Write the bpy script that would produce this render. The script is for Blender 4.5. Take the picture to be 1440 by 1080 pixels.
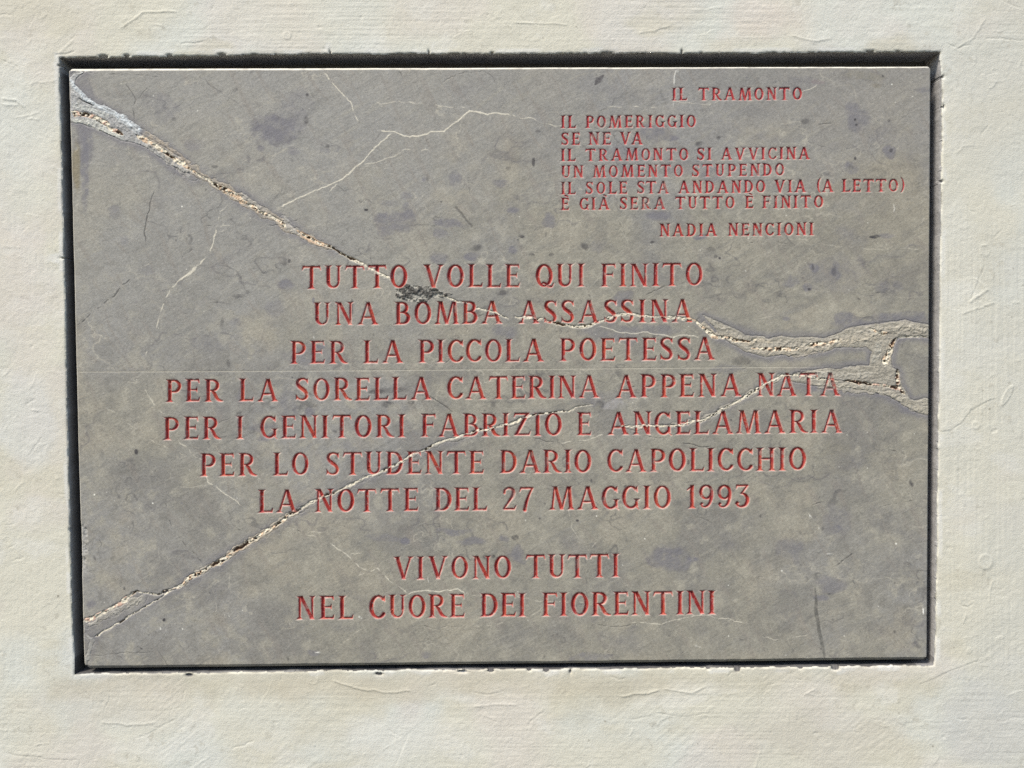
import bpy, math
import numpy as np
from mathutils import Matrix, Vector

R = math.radians
sc = bpy.context.scene
for o in list(bpy.data.objects):
    bpy.data.objects.remove(o, do_unlink=True)

# ------------------------------------------------------------------ camera
# The wall is the plane y = 0 facing -Y; one photo pixel is about 1 mm on it.
F_PX = 1300.0                      # focal length in photo pixels (1440 wide)
PITCH, ROLL = R(-1.67), R(0.30)    # looking very slightly down, a touch rolled
DIST = 1.300
cam_d = bpy.data.cameras.new('camera')
cam_d.sensor_fit = 'HORIZONTAL'
cam_d.sensor_width = 36.0
cam_d.lens = 36.0 * F_PX / 1440.0
cam_d.clip_start, cam_d.clip_end = 0.05, 100.0
cam = bpy.data.objects.new('camera', cam_d)
sc.collection.objects.link(cam)
CAM_POS = Vector((0.0, -DIST, 1.60 - math.tan(PITCH) * DIST))
ROT = Matrix.Rotation(R(90) + PITCH, 3, 'X') @ Matrix.Rotation(ROLL, 3, 'Z')
cam.matrix_world = Matrix.Translation(CAM_POS) @ ROT.to_4x4()
sc.camera = cam

# ------------------------------------------------------------------ light
SUN_EL, SUN_AZ = R(52), R(-42)      # high, from the upper left in front of the wall
world = bpy.data.worlds.new('World')
sc.world = world
world.use_nodes = True
wn = world.node_tree
bg = wn.nodes['Background']
sky = wn.nodes.new('ShaderNodeTexSky')
sky.sky_type = 'NISHITA'
sky.sun_disc = False
sky.sun_elevation = SUN_EL
sky.sun_rotation = R(180) - SUN_AZ
wn.links.new(sky.outputs[0], bg.inputs[0])
bg.inputs[1].default_value = 0.098
sun_d = bpy.data.lights.new('sun', 'SUN')
sun_d.energy = 2.6
sun_d.angle = R(12)
sun_d.color = (1.0, 0.93, 0.82)
sun = bpy.data.objects.new('sun', sun_d)
sun_dir = Vector((math.sin(SUN_AZ) * math.cos(SUN_EL), -math.cos(SUN_AZ) * math.cos(SUN_EL), math.sin(SUN_EL)))
sun.rotation_euler = sun_dir.to_track_quat('Z', 'Y').to_euler()
sun.location = (-2, -4, 5)
sc.collection.objects.link(sun)

vs = sc.view_settings
sc.display_settings.display_device = 'sRGB'
vs.view_transform = 'Standard'
vs.look = 'None'
vs.exposure = 0.80
vs.gamma = 1.0
vs.use_curve_mapping = False
sc.cycles.max_bounces = 6
sc.cycles.use_denoising = False

# ------------------------------------------------------------------ helpers
RM = np.array(ROT)
CP = np.array(CAM_POS)

def px_to_wall(U, V):
    """Photo position -> x, z on the wall plane y = 0 (this undoes the slight tilt of the camera)."""
    a = (U - 720.0) / F_PX
    b = (540.0 - V) / F_PX
    dx = RM[0, 0] * a + RM[0, 1] * b - RM[0, 2]
    dy = RM[1, 0] * a + RM[1, 1] * b - RM[1, 2]
    dz = RM[2, 0] * a + RM[2, 1] * b - RM[2, 2]
    k = -CP[1] / dy
    return CP[0] + dx * k, CP[2] + dz * k

MM = 0.001

def vnoise(u, v, sx, sy, seed):
    """Value noise on the tensor grid v x u, cell size sx, sy; range about -1..1."""
    g = np.random.default_rng(seed).uniform(-1, 1, (256, 256)).astype(np.float32)
    x = u / sx + 37.3; y = v / sy + 11.7
    i = np.floor(x).astype(np.int64); j = np.floor(y).astype(np.int64)
    fx = (x - i).astype(np.float32); fy = (y - j).astype(np.float32)
    fx = fx * fx * fx * (fx * (fx * 6 - 15) + 10); fy = fy * fy * fy * (fy * (fy * 6 - 15) + 10)
    i0, i1, j0, j1 = i % 256, (i + 1) % 256, j % 256, (j + 1) % 256
    rows = g[j0] * (1 - fy)[:, None] + g[j1] * fy[:, None]
    return rows[:, i0] * (1 - fx)[None, :] + rows[:, i1] * fx[None, :]

def vnoise2(X, Y, sx, sy, seed):
    g = np.random.default_rng(seed).uniform(-1, 1, (256, 256)).astype(np.float32)
    x = X / sx + 37.3; y = Y / sy + 11.7
    i = np.floor(x).astype(np.int32); j = np.floor(y).astype(np.int32)
    fx = (x - i).astype(np.float32); fy = (y - j).astype(np.float32)
    fx = fx * fx * (3 - 2 * fx); fy = fy * fy * (3 - 2 * fy)
    i0, i1, j0, j1 = i % 256, (i + 1) % 256, j % 256, (j + 1) % 256
    return (g[j0, i0] * (1 - fx) + g[j0, i1] * fx) * (1 - fy) + (g[j1, i0] * (1 - fx) + g[j1, i1] * fx) * fy

def fbm(u, v, s, seed, octs=4, ax=1.0, gain=0.55):
    t, a, n = 0, 1.0, 0.0
    for k in range(octs):
        t = t + a * vnoise(u, v, s * ax / 2 ** k, s / 2 ** k, seed * 17 + k)
        n += a; a *= gain
    return t / n * 1.5

def sstep(a, b, x):
    t = np.clip((x - a) / (b - a), 0, 1)
    return t * t * (3 - 2 * t)

def poly_inside(P, X, Y):
    ins = np.zeros(X.shape, bool)
    n = len(P)
    for k in range(n):
        x0, y0 = P[k]; x1, y1 = P[(k + 1) % n]
        if y0 == y1: continue
        c = ((y0 > Y) != (y1 > Y)) & (X < (x1 - x0) * (Y - y0) / (y1 - y0) + x0)
        ins ^= c
    return ins

def seg_dist(X, Y, pts, closed=False):
    """Distance to a polyline, position along it (px) and signed side."""
    D = np.full(X.shape, 1e6, np.float32); T = np.zeros(X.shape, np.float32); S = np.zeros(X.shape, np.float32)
    acc = 0.0
    P = list(pts) + ([pts[0]] if closed else [])
    for (x0, y0), (x1, y1) in zip(P[:-1], P[1:]):
        dx, dy = x1 - x0, y1 - y0
        L = math.hypot(dx, dy)
        if L < 1e-6: continue
        t = np.clip(((X - x0) * dx + (Y - y0) * dy) / (L * L), 0, 1)
        d = np.hypot(X - x0 - t * dx, Y - y0 - t * dy)
        m = d < D
        D = np.where(m, d, D); T = np.where(m, acc + t * L, T)
        S = np.where(m, ((X - x0) * dy - (Y - y0) * dx) / L, S)
        acc += L
    return D, T, S, acc

def make_mesh(name, co, quads, mat, parent=None, attrs=None, smooth=True):
    used = np.zeros(len(co), bool); used[quads.ravel()] = True
    remap = np.cumsum(used) - 1
    v = co[used].astype(np.float32); f = remap[quads].astype(np.int32)
    me = bpy.data.meshes.new(name)
    me.vertices.add(len(v)); me.vertices.foreach_set('co', v.ravel())
    me.loops.add(f.size); me.loops.foreach_set('vertex_index', f.ravel())
    me.polygons.add(len(f))
    me.polygons.foreach_set('loop_start', np.arange(0, f.size, 4, dtype=np.int32))
    me.polygons.foreach_set('use_smooth', np.full(len(f), smooth))
    for an, arr in (attrs or {}).items():
        if arr.ndim == 2:
            a = me.attributes.new(an, 'FLOAT_COLOR', 'POINT')
            c = np.ones((len(v), 4), np.float32); c[:, :3] = arr[used]
            a.data.foreach_set('color', c.ravel())
        else:
            a = me.attributes.new(an, 'FLOAT', 'POINT')
            a.data.foreach_set('value', arr[used].astype(np.float32))
    me.materials.append(mat)
    me.update(calc_edges=True)
    me.validate()
    o = bpy.data.objects.new(name, me)
    sc.collection.objects.link(o)
    if parent is not None: o.parent = parent
    return o

def tint_material(name, rough, bump_mm, grain_scale, grain_amt, spec=0.3, bump_scale=None, worm=0.0):
    """Base colour from the mesh's vertex colour ('tint'), broken up by procedural grain, with fine bump."""
    m = bpy.data.materials.new(name); m.use_nodes = True
    nt = m.node_tree; N = nt.nodes; Lk = nt.links
    bs = N['Principled BSDF']
    at = N.new('ShaderNodeAttribute'); at.attribute_name = 'tint'
    tc = N.new('ShaderNodeTexCoord')
    n1 = N.new('ShaderNodeTexNoise'); n1.inputs['Scale'].default_value = grain_scale; n1.inputs['Detail'].default_value = 5; n1.inputs['Roughness'].default_value = 0.7
    Lk.new(tc.outputs['Object'], n1.inputs['Vector'])
    mr = N.new('ShaderNodeMapRange'); mr.inputs['From Min'].default_value = 0.25; mr.inputs['From Max'].default_value = 0.75
    mr.inputs['To Min'].default_value = 1 - grain_amt; mr.inputs['To Max'].default_value = 1 + grain_amt
    Lk.new(n1.outputs['Fac'], mr.inputs['Value'])
    mx = N.new('ShaderNodeVectorMath'); mx.operation = 'SCALE'
    Lk.new(at.outputs['Color'], mx.inputs[0]); Lk.new(mr.outputs[0], mx.inputs['Scale'])
    Lk.new(mx.outputs[0], bs.inputs['Base Color'])
    bs.inputs['Roughness'].default_value = rough
    bs.inputs['Specular IOR Level'].default_value = spec
    n2 = N.new('ShaderNodeTexNoise'); n2.inputs['Scale'].default_value = bump_scale or grain_scale * 0.7; n2.inputs['Detail'].default_value = 6; n2.inputs['Roughness'].default_value = 0.65
    n2.inputs['Distortion'].default_value = worm
    Lk.new(tc.outputs['Object'], n2.inputs['Vector'])
    bp = N.new('ShaderNodeBump'); bp.inputs['Strength'].default_value = 1.0; bp.inputs['Distance'].default_value = bump_mm * MM
    Lk.new(n2.outputs['Fac'], bp.inputs['Height']); Lk.new(bp.outputs[0], bs.inputs['Normal'])
    return m

M_stone = tint_material('grey_stone', 0.62, 0.55, 420, 0.13, 0.30, 300, 1.5)
M_mortar = tint_material('repair_mortar', 0.85, 1.4, 380, 0.20, 0.15, 330)
M_paint = tint_material('red_letter_paint', 0.55, 0.5, 500, 0.20, 0.30)
M_plaster = tint_material('cream_wall_paint', 0.75, 0.62, 420, 0.06, 0.2, 520)
M_reveal = tint_material('recess_dirt_shade', 0.85, 0.8, 300, 0.25, 0.15)

# ------------------------------------------------------------------ wall
def axis(lo, hi, step, far_lo, far_hi):
    a = list(np.arange(lo, hi + step * 0.5, step))
    s, x = step, a[-1]
    while x < far_hi:
        s *= 1.35; x += s; a.append(x)
    s, x, pre = step, a[0], []
    while x > far_lo:
        s *= 1.35; x -= s; pre.append(x)
    return np.array(pre[::-1] + a)

wu = axis(-40, 1480, 1.15, -1700, 3100)
wv = axis(-40, 1120, 1.15, -1500, 2700)
WX, WY = np.meshgrid(wu, wv)

def grid_quads(nr, nc):
    i = np.arange(nr * nc).reshape(nr, nc)
    return np.stack([i[:-1, :-1], i[1:, :-1], i[1:, 1:], i[:-1, 1:]], -1).reshape(-1, 4)

# the opening: slightly crooked, with nicked plaster edges
def opening(X, Y, n_top, n_bot, n_left, n_right):
    top = np.interp(X, [84, 300, 450, 720, 1080, 1322], [81, 78, 76, 75.5, 74.5, 73.5]) + n_top
    bot = np.interp(X, [104, 300, 540, 720, 900, 1080, 1314], [948, 946, 943, 941.4, 940, 938.4, 936]) + n_bot
    lef = np.interp(Y, [80, 300, 540, 810, 948], [83.5, 89, 94, 100, 104.5]) + n_left
    rig = np.interp(Y, [74, 130, 420, 700, 880, 936], [1322.5, 1325.5, 1322, 1319, 1316.5, 1314.5]) + n_right
    return np.minimum(np.minimum(Y - top, bot - Y), np.minimum(X - lef, rig - X))

def tile1(u, s, seed, n):
    return vnoise(u, np.zeros(1), s, 1.0, seed)[0] * n

nt_ = tile1(wu, 26, 1, 0.9) + tile1(wu, 5, 2, 0.5)
nb_ = tile1(wu, 22, 3, 1.1) + tile1(wu, 5, 4, 0.9)
nl_ = tile1(wv, 30, 5, 0.7) + tile1(wv, 6, 6, 0.35)
nr_ = tile1(wv, 30, 7, 0.8) + tile1(wv, 6, 8, 0.6)
DO = opening(WX, WY, nt_[None, :], nb_[None, :], nl_[:, None], nr_[:, None])
for (cx, cy, rx, ry) in [(145, 79, 8, 2.4), (178, 78, 5, 2), (238, 78, 5, 2.2), (312, 77, 7, 2.6), (388, 77.5, 3, 2.2), (464, 74, 1.4, 3.4),
                         (603, 73, 1.4, 3.2), (692, 74.5, 2.5, 1.6), (854, 74.5, 9, 2), (902, 76.5, 7, 2.6), (959, 72.5, 1.5, 3), (986, 74.5, 3, 1.8),
                         (1224, 72.2, 7, 1.8), (1263, 72.5, 4, 1.2), (1326.5, 108, 2, 2.5), (1327.5, 150, 1.6, 4), (1325, 255, 2, 2.5),
                         (533, 948, 6, 2.4), (266, 949.5, 6, 2.4), (368, 943.5, 6, 2.5), (744, 941.5, 4, 3), (768, 942.5, 5, 3.6), (802, 944.5, 1.6, 4),
                         (874, 939.5, 5, 2.5), (996, 939.5, 3.5, 2.5), (1037, 941, 5, 4.5), (1126, 938.5, 5, 3.2), (1175, 939.5, 7, 4), (650, 944.5, 9, 2), (690, 943.5, 6, 2.3),
                         (88, 363, 3, 1), (83, 92, 2, 2), (98, 745, 1.5, 4), (96, 590, 1.5, 3)]:
    rx, ry = rx * .8, ry * .8
    DO = np.maximum(DO, (1 - np.hypot((WX - cx) / rx, (WY - cy) / ry)) * min(rx, ry))

# snap the grid to the opening's edge
def snap(X, Y, D, step, reach=0.55):
    gy, gx = np.gradient(D)
    gu = gx / np.maximum(np.gradient(X, axis=1), 1e-6); gv = gy / np.maximum(np.gradient(Y, axis=0), 1e-6)
    g2 = np.maximum(gu * gu + gv * gv, 0.15)
    m = np.abs(D) < reach * step
    mx = np.clip(np.where(m, -D * gu / g2, 0), -reach * step, reach * step)
    my = np.clip(np.where(m, -D * gv / g2, 0), -reach * step, reach * step)
    return X + mx, Y + my

SX, SY = snap(WX, WY, DO, 1.15)

# relief of the plaster: trowel waves, paint brush lines, peeled coats, ridges, scratches (px = mm)
above = sstep(110, 60, WY) * sstep(-1, 0, -np.abs(WX - 720) / 900 + 0.6)
below = sstep(930, 975, WY)
sides = 1 - np.maximum(above, below)
HW = 1.3 * fbm(wu, wv, 170, 11, 3) + 0.32 * fbm(wu, wv, 26, 12, 3)
brush_h = vnoise(wu, wv, 110, 2.6, 21) + 0.7 * vnoise(wu, wv, 60, 1.8, 22)
brush_v = vnoise(wu, wv, 2.8, 90, 23) + 0.6 * vnoise(wu, wv, 2.2, 60, 24)
brush_m = 0.55 + 0.45 * fbm(wu, wv, 120, 25, 2)
HW += np.clip(brush_m, 0.1, 1.2) * (0.21 * brush_h * np.maximum(above, 0.75 * below) + sstep(1290, 1340, WX) * sides * 0.20 * brush_v + sstep(110, 60, WX) * sides * 0.10 * brush_v)
HW += 0.16 * fbm(wu, wv, 4.5, 26, 2)
# rubbed-in diagonal trowel grain, strongest at lower left
ang = R(-38)
q1 = WX * math.cos(ang) + WY * math.sin(ang); q2 = -WX * math.sin(ang) + WY * math.cos(ang)
dg = vnoise2(q1, q2, 34, 3.0, 31) + 0.6 * vnoise2(q1, q2, 18, 2.0, 32)
patch = np.clip(fbm(wu, wv, 90, 33, 3), 0, 1)
HW += 0.20 * dg * patch * (0.4 + 0.6 * sstep(700, 950, WY))
# edges of older coats of paint
for k, (s, axx, amp, thr) in enumerate([(70, 2.2, 0.30, 0.30), (48, 1.6, 0.26, 0.38), (110, 1.2, 0.26, 0.20), (38, 2.6, 0.22, 0.42)]):
    f = fbm(wu, wv, s, 40 + k, 5, axx, 0.6)
    mask = sstep(0.0, 0.35, fbm(wu, wv, 60, 60 + k, 2))
    HW += 0.55 * amp * sstep(thr - 0.010, thr + 0.010, f) * mask
rng = np.random.default_rng(5)

def win(X1, Y1, x0, x1, y0, y1):
    c0, c1 = np.searchsorted(X1, [x0, x1]); r0, r1 = np.searchsorted(Y1, [y0, y1])
    return slice(max(r0, 0), r1), slice(max(c0, 0), c1)

warp_x = 2.0 * vnoise(wu, wv, 14, 14, 71) + 0.8 * vnoise(wu, wv, 5, 5, 72)
warp_y = 2.0 * vnoise(wu, wv, 14, 14, 73) + 0.8 * vnoise(wu, wv, 5, 5, 74)

def ridge(pts, amp, w, step_side=0.0, wob=1.0):
    xs = [p[0] for p in pts]; ys = [p[1] for p in pts]
    s = win(wu, wv, min(xs) - 9, max(xs) + 9, min(ys) - 9, max(ys) + 9)
    d, t, sd, L = seg_dist(WX[s] + wob * warp_x[s], WY[s] + wob * warp_y[s], pts)
    fade = sstep(0, 6, t) * sstep(0, 6, L - t) if L > 14 else 1.0
    HW[s] += amp * fade * np.exp(-(d / w) ** 2)
    if step_side:
        HW[s] += step_side * fade * np.where(sd > 0, np.exp(-d / 5.0), 0)

for k in range(110):
    while True:
        x, y = rng.uniform(-20, 1460), rng.uniform(-20, 1100)
        if not (70 < x < 1340 and 60 < y < 960): break
    a = rng.normal(-0.35, 0.55) if (y > 60 or x < 100) else rng.normal(0.0, 0.3)
    if x > 1330 and 80 < y < 930: a = rng.choice([-0.6, 1.3, 0.5]) + rng.normal(0, 0.3)
    L = rng.gamma(2.2, 8) + 5
    bend = rng.normal(0, 0.35)
    pts = [(x, y), (x + L / 2 * math.cos(a), y + L / 2 * math.sin(a)), (x + L / 2 * math.cos(a) + L / 2 * math.cos(a + bend), y + L / 2 * math.sin(a) + L / 2 * math.sin(a + bend))]
    if rng.random() < 0.38:
        ridge(pts, -rng.uniform(0.3, 0.8), rng.uniform(0.7, 1.1))
    else:
        ridge(pts, rng.uniform(0.2, 0.6), rng.uniform(0.8, 1.4), rng.choice([0, 0.3, -0.3]))
# marks one can recognise
for pts, amp, w, st in [
    ([(74, 79), (95, 75), (108, 72)], -1.2, 1.0, 0.3), ([(0, 83), (30, 96)], -0.5, 0.9, .4), ([(0, 138), (25, 142), (36, 152)], 0.9, 1.6, 0.3), ([(0, 146), (28, 149)], 0.8, 1.4, 0),
    ([(168, 40), (188, 28), (200, 18), (250, 17)], 0.8, 1.3, .4), ([(80, 78), (105, 55)], .7, 1.4, 0), ([(252, 62), (272, 60), (292, 59)], -0.9, 0.8, 0.3),
    ([(720, 33), (760, 33), (800, 36)], .6, 1.0, .4), ([(895, 48), (920, 43), (945, 35)], .5, 1.0, .4), ([(1110, 50), (1130, 55), (1150, 58), (1170, 54)], .6, 1.3, .5),
    ([(1320, 608), (1336, 606), (1352, 594), (1366, 577), (1386, 566), (1400, 560)], -0.7, 0.9, 0.7), ([(1364, 424), (1374, 400), (1384, 370)], -0.6, 0.9, .4),
    ([(1362, 427), (1376, 416), (1392, 405)], .9, 1.8, 0.3), ([(1350, 444), (1380, 432), (1402, 424)], .6, 1.4, .3), ([(1346, 838), (1352, 852), (1362, 855), (1372, 848)], -0.8, 0.9, 0.3),
    ([(1355, 875), (1358, 865)], 0.6, 1.2, 0), ([(1290, 963), (1318, 952), (1345, 940), (1378, 928)], -0.6, 0.9, 0.6), ([(1390, 850), (1394, 826), (1398, 812)], .7, 1.2, 0),
    ([(80, 694), (95, 695)], -0.9, 0.8, .4), ([(36, 645), (48, 630), (60, 612)], -0.6, .8, .3), ([(20, 690), (35, 675)], .6, 1.4, 0), ([(40, 577), (57, 578)], 0.8, 1.2, 0),
    ([(116, 970), (126, 980), (128, 990)], -0.7, 1.0, .3), ([(140, 1016), (180, 1020), (220, 1017)], .6, 1.2, .4), ([(190, 1040), (220, 1025), (246, 1011)], -0.6, .9, .3),
    ([(10, 1060), (40, 1064), (80, 1068), (110, 1068)], -0.5, 1.0, .4), ([(466, 958), (500, 968), (540, 973), (580, 972)], .8, 1.3, .5), ([(575, 1030), (565, 1055), (555, 1080)], -0.5, 0.9, .3),
    ([(665, 974), (690, 976), (710, 970)], -0.6, .9, .4), ([(665, 993), (700, 990), (730, 992)], .8, 1.4, .3), ([(870, 979), (890, 977), (912, 976), (930, 970)], .9, 1.3, .6),
    ([(855, 950), (870, 956), (885, 953)], -.7, 1, .4), ([(930, 969), (955, 971), (972, 974), (995, 965)], .7, 1.2, .5), ([(740, 1022), (752, 1010), (768, 996)], -0.6, 1.0, .4),
    ([(920, 1002), (960, 1008), (1000, 1002)], -.5, 1.0, .4), ([(1022, 954), (1028, 945), (1040, 944), (1050, 949)], -.9, 1.0, .3), ([(1080, 963), (1088, 962)], -.6, 1, .3),
    ([(1112, 990), (1112, 1032)], -.4, .7, 0), ([(1270, 1016), (1310, 1016), (1340, 1016)], -.35, .8, 0), ([(1150, 967), (1133, 976), (1146, 976)], .7, 1.3, .3),
    ([(395, 945), (396, 962)], -.5, .8, 0), ([(430, 935 + 24), (440, 962), (450, 957)], .6, 1, 0), ([(255, 985), (260, 968)], -.6, .8, .2), ([(145, 1002), (152, 985), (155, 970)], -.5, .8, .2)]:
    ridge(pts, amp, w, st, 0.6)
for (cx, cy, rx, ry, a, amp) in [(1372, 598, 5, 5, 0, 0.9), (1386, 790, 9, 10, 0, 0.9), (1416, 556, 4, 15, 0.5, 1.0), (404, 50, 5, 5, 0, 0.9), (450, 38, 3, 1.5, 0, -0.8), (1398, 606, 4, 2, -.4, -1.2),
                                 (1380, 578, 2, 3, 0, .6), (1385, 352, 7, 8, 0, .5), (1408, 897, 4, 2, 0, .8), (1363, 915, 3, 4, .5, .8), (1268, 1012, 6, 5, 0.6, .6), (1240, 1018, 10, 3, .3, .5)]:
    s = win(wu, wv, cx - 30, cx + 30, cy - 30, cy + 30)
    px, py = WX[s] - cx, WY[s] - cy
    e = np.hypot((px * math.cos(a) + py * math.sin(a)) / rx, (-px * math.sin(a) + py * math.cos(a)) / ry)
    HW[s] += amp * (0.55 * sstep(1.25, 0.9, e) + 0.5 * np.exp(-((e - 1) / 0.22) ** 2))
for k in range(420):
    x, y, a = rng.uniform(-20, 1460), rng.uniform(-20, 1100), rng.normal(-0.5, 0.5)
    if 90 < x < 1325 and 70 < y < 945: continue
    L = rng.uniform(3, 11)
    ridge([(x, y), (x + L * .5 * math.cos(a), y + L * .5 * math.sin(a) + rng.normal(0, .8)), (x + L * math.cos(a), y + L * math.sin(a))], rng.choice([-.6, .45]) * rng.uniform(.4, 1), .75)
# little dents and pimples
for k in range(520):
    x, y = rng.uniform(-20, 1460), rng.uniform(-20, 1100)
    s = win(wu, wv, x - 6, x + 6, y - 6, y + 6)
    r = rng.gamma(2.5, 0.35) + 0.5
    HW[s] += rng.choice([-1.0, 0.8]) * rng.uniform(0.3, 0.9) * np.exp(-((WX[s] - x) ** 2 + (WY[s] - y) ** 2) / (r * r))
HW = HW * 0.70
# outside the photographed area the sheet is plain
fadeout = sstep(-400, -40, WX) * sstep(1840, 1480, WX) * sstep(-400, -40, WY) * sstep(1480, 1120, WY)
HW *= fadeout
# rounded arris at the opening
out = np.maximum(-DO, 0)
HW *= sstep(-2, 9, out) * 0.7 + 0.3
rr = 2.6
HW -= np.where(out < rr, rr - np.sqrt(np.maximum(rr * rr - (rr - out) ** 2, 0)), 0) * 0.85

# colour of the paint: warm cream with cooler, pinker and greyer patches, dirt specks
CW = np.empty(WX.shape + (3,), np.float32); CW[:] = (0.66, 0.63, 0.53)
def wmix(mask, c, k):
    CW[...] = CW + (np.array(c, np.float32) - CW) * (np.clip(mask, 0, 1) * k)[..., None]
wmix(sstep(-0.1, 0.7, fbm(wu, wv, 150, 81, 3)), (0.65, 0.655, 0.60), 0.85)
wmix(sstep(0.05, 0.7, fbm(wu, wv, 130, 82, 3)), (0.66, 0.60, 0.545), 0.5)
wmix(sstep(0.1, 0.8, fbm(wu, wv, 60, 83, 4, 1.8)), (0.61, 0.57, 0.455), 0.55)
wmix(sstep(0.25, 0.8, fbm(wu, wv, 40, 84, 4, 1.5)), (0.72, 0.70, 0.64), 0.45)
wmix(sstep(1290, 1460, WX + 80 * fbm(wu, wv, 90, 88, 2)), (0.60, 0.59, 0.53), 0.6)
wmix(sstep(40, 0, out + 16 * fbm(wu, wv, 40, 86, 2)) * below, (0.53, 0.485, 0.37), 0.75)
wmix(sstep(0.62, 0.80, fbm(wu, wv, 9, 85, 3)) * sstep(0, 0.4, fbm(wu, wv, 50, 87, 2)), (0.42, 0.39, 0.32), 0.35)
for k in range(130):
    x, y = rng.uniform(-20, 1460), rng.uniform(-20, 1100)
    s = win(wu, wv, x - 5, x + 5, y - 5, y + 5)
    r = rng.gamma(2.0, 0.3) + 0.45
    a = np.exp(-((WX[s] - x) ** 2 + (WY[s] - y) ** 2) / (r * r)) * rng.uniform(0.3, 0.9)
    CW[s] += (np.array((0.12, 0.10, 0.07), np.float32) - CW[s]) * a[..., None]
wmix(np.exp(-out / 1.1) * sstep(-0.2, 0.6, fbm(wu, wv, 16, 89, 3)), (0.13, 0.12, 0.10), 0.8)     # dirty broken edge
wmix(0.6 * np.exp(-((WX - 75 - 0) / 4000) ** 2) * sstep(4.5, 1, np.abs(out - 4)) * sstep(0.1, 0.5, fbm(wu, wv, 30, 90, 2)), (0.78, 0.77, 0.74), 0.8)

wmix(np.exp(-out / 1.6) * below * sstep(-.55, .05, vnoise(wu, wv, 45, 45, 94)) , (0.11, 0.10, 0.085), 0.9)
for cx, cy, rx, ry, c_, k_ in [(1400, 1010, 110, 90, (.56, .555, .535), .5), (1180, 1030, 130, 60, (.57, .535, .47), .55), (1400, 120, 80, 150, (.60, .575, .50), .5), (640, 965, 380, 26, (.57, .52, .415), .6), (180, 985, 130, 50, (.60, .555, .48), .5),
                               (30, 420, 60, 110, (.66, .60, .55), .5), (40, 600, 50, 70, (.645, .645, .62), .5), (1060, 30, 60, 40, (.68, .60, .53), .55), (20, 200, 70, 120, (.68, .67, .61), .5), (1340, 420, 40, 160, (.69, .675, .61), .4), (560, 1040, 180, 40, (.71, .69, .63), .5), (420, 20, 160, 40, (.68, .64, .54), .4), (120, 920, 60, 40, (.64, .64, .615), .5), (860, 975, 40, 22, (.50, .465, .37), .5)]:
    e_ = np.hypot((WX - cx) / rx, (WY - cy) / ry) + .45 * fbm(wu, wv, 60, 95, 4)
    wmix(sstep(1.15, .35, e_), c_, k_)
CW *= np.array((1.012, 1.015, .995), np.float32)
wx, wz = px_to_wall(SX, SY)
wco = np.stack([wx, -HW * MM, wz], -1).reshape(-1, 3)
wq = grid_quads(*WX.shape)
keep = DO.reshape(-1)[wq].mean(1) <= 0
wq_keep = wq[keep]
wcol = CW.reshape(-1, 3)
wall = make_mesh('plaster_wall', wco, wq_keep, M_plaster, None, {'tint': wcol})
wall['label'] = 'cream painted plaster wall with trowel marks around the dark edged recess'
wall['category'] = 'wall'

# the recess: its four rough sides and its back
e = np.concatenate([wq_keep[:, [0, 1]], wq_keep[:, [1, 2]], wq_keep[:, [2, 3]], wq_keep[:, [3, 0]]])
nv = len(wco)
key = np.minimum(e[:, 0], e[:, 1]).astype(np.int64) * nv + np.maximum(e[:, 0], e[:, 1])
_, first, cnt = np.unique(key, return_index=True, return_counts=True)
be = e[first[cnt == 1]]
px = SX.reshape(-1); py = SY.reshape(-1)
mid = (px[be[:, 0]] > 0) & (px[be[:, 0]] < 1440) & (py[be[:, 0]] > 0) & (py[be[:, 0]] < 1080)
be = be[mid]
bv = np.unique(be); idx = -np.ones(nv, np.int64); idx[bv] = np.arange(len(bv))
RECESS = 0.046
rings, ring_px = [], []
cx0, cz0 = px_to_wall(np.array(708.0), np.array(511.0))
depths = [0.0, 0.0022, 0.006, 0.012, 0.020, 0.030, RECESS]
zz = np.zeros(1)
qx_, qy_ = px[bv], py[bv]
D0 = opening(qx_, qy_, 0, 0, 0, 0)
gx_ = (opening(qx_ + .5, qy_, 0, 0, 0, 0) - opening(qx_ - .5, qy_, 0, 0, 0, 0))
gy_ = (opening(qx_, qy_ + .5, 0, 0, 0, 0) - opening(qx_, qy_ - .5, 0, 0, 0, 0))
rough_ = vnoise2(qx_, qy_, 18, 18, 91) * .7 + vnoise2(qx_, qy_, 6, 6, 92) * .25
clx, clz = px_to_wall(qx_ + gx_ * (rough_ - D0), qy_ + gy_ * (rough_ - D0))
tintr = []
for k, dp in enumerate(depths):
    c = wco[bv].copy()
    if k:
        c[:, 1] = np.maximum(c[:, 1], 0) * (1 - dp / RECESS) + dp
        kk = min(1.0, k / 2.0)
        c[:, 0] += (clx - c[:, 0]) * kk; c[:, 2] += (clz - c[:, 2]) * kk
    rings.append(c)
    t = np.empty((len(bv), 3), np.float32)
    mixk = [0.9, 0.6, 0.35, 0.2, 0.1, 0, 0][k]  # pale rim fading inward: falloff of light into the gap, painted
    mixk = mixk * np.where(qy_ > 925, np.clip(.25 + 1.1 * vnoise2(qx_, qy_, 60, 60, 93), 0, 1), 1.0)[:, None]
    t[:] = np.array((0.22, 0.213, 0.21)) * np.where(qy_ < 100, 2.3, np.where(qx_ > 1290, 1.9, .85))[:, None] * np.where(qy_ > 925, .6, 1.0)[:, None] * (1 - mixk) + np.array((0.50, 0.49, 0.46)) * mixk  # imitates light by side: top and right painted paler, bottom darker with dirt
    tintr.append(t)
nb = len(bv)
rq = []
for k in range(len(depths) - 1):
    a, b = idx[be[:, 0]] + k * nb, idx[be[:, 1]] + k * nb
    rq.append(np.stack([b, a, a + nb, b + nb], -1))
rco = np.concatenate(rings); rcol = np.concatenate(tintr)
bx0, bz0 = px_to_wall(np.array([60., 60, 1350, 1350]), np.array([50., 975, 975, 50]))
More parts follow.
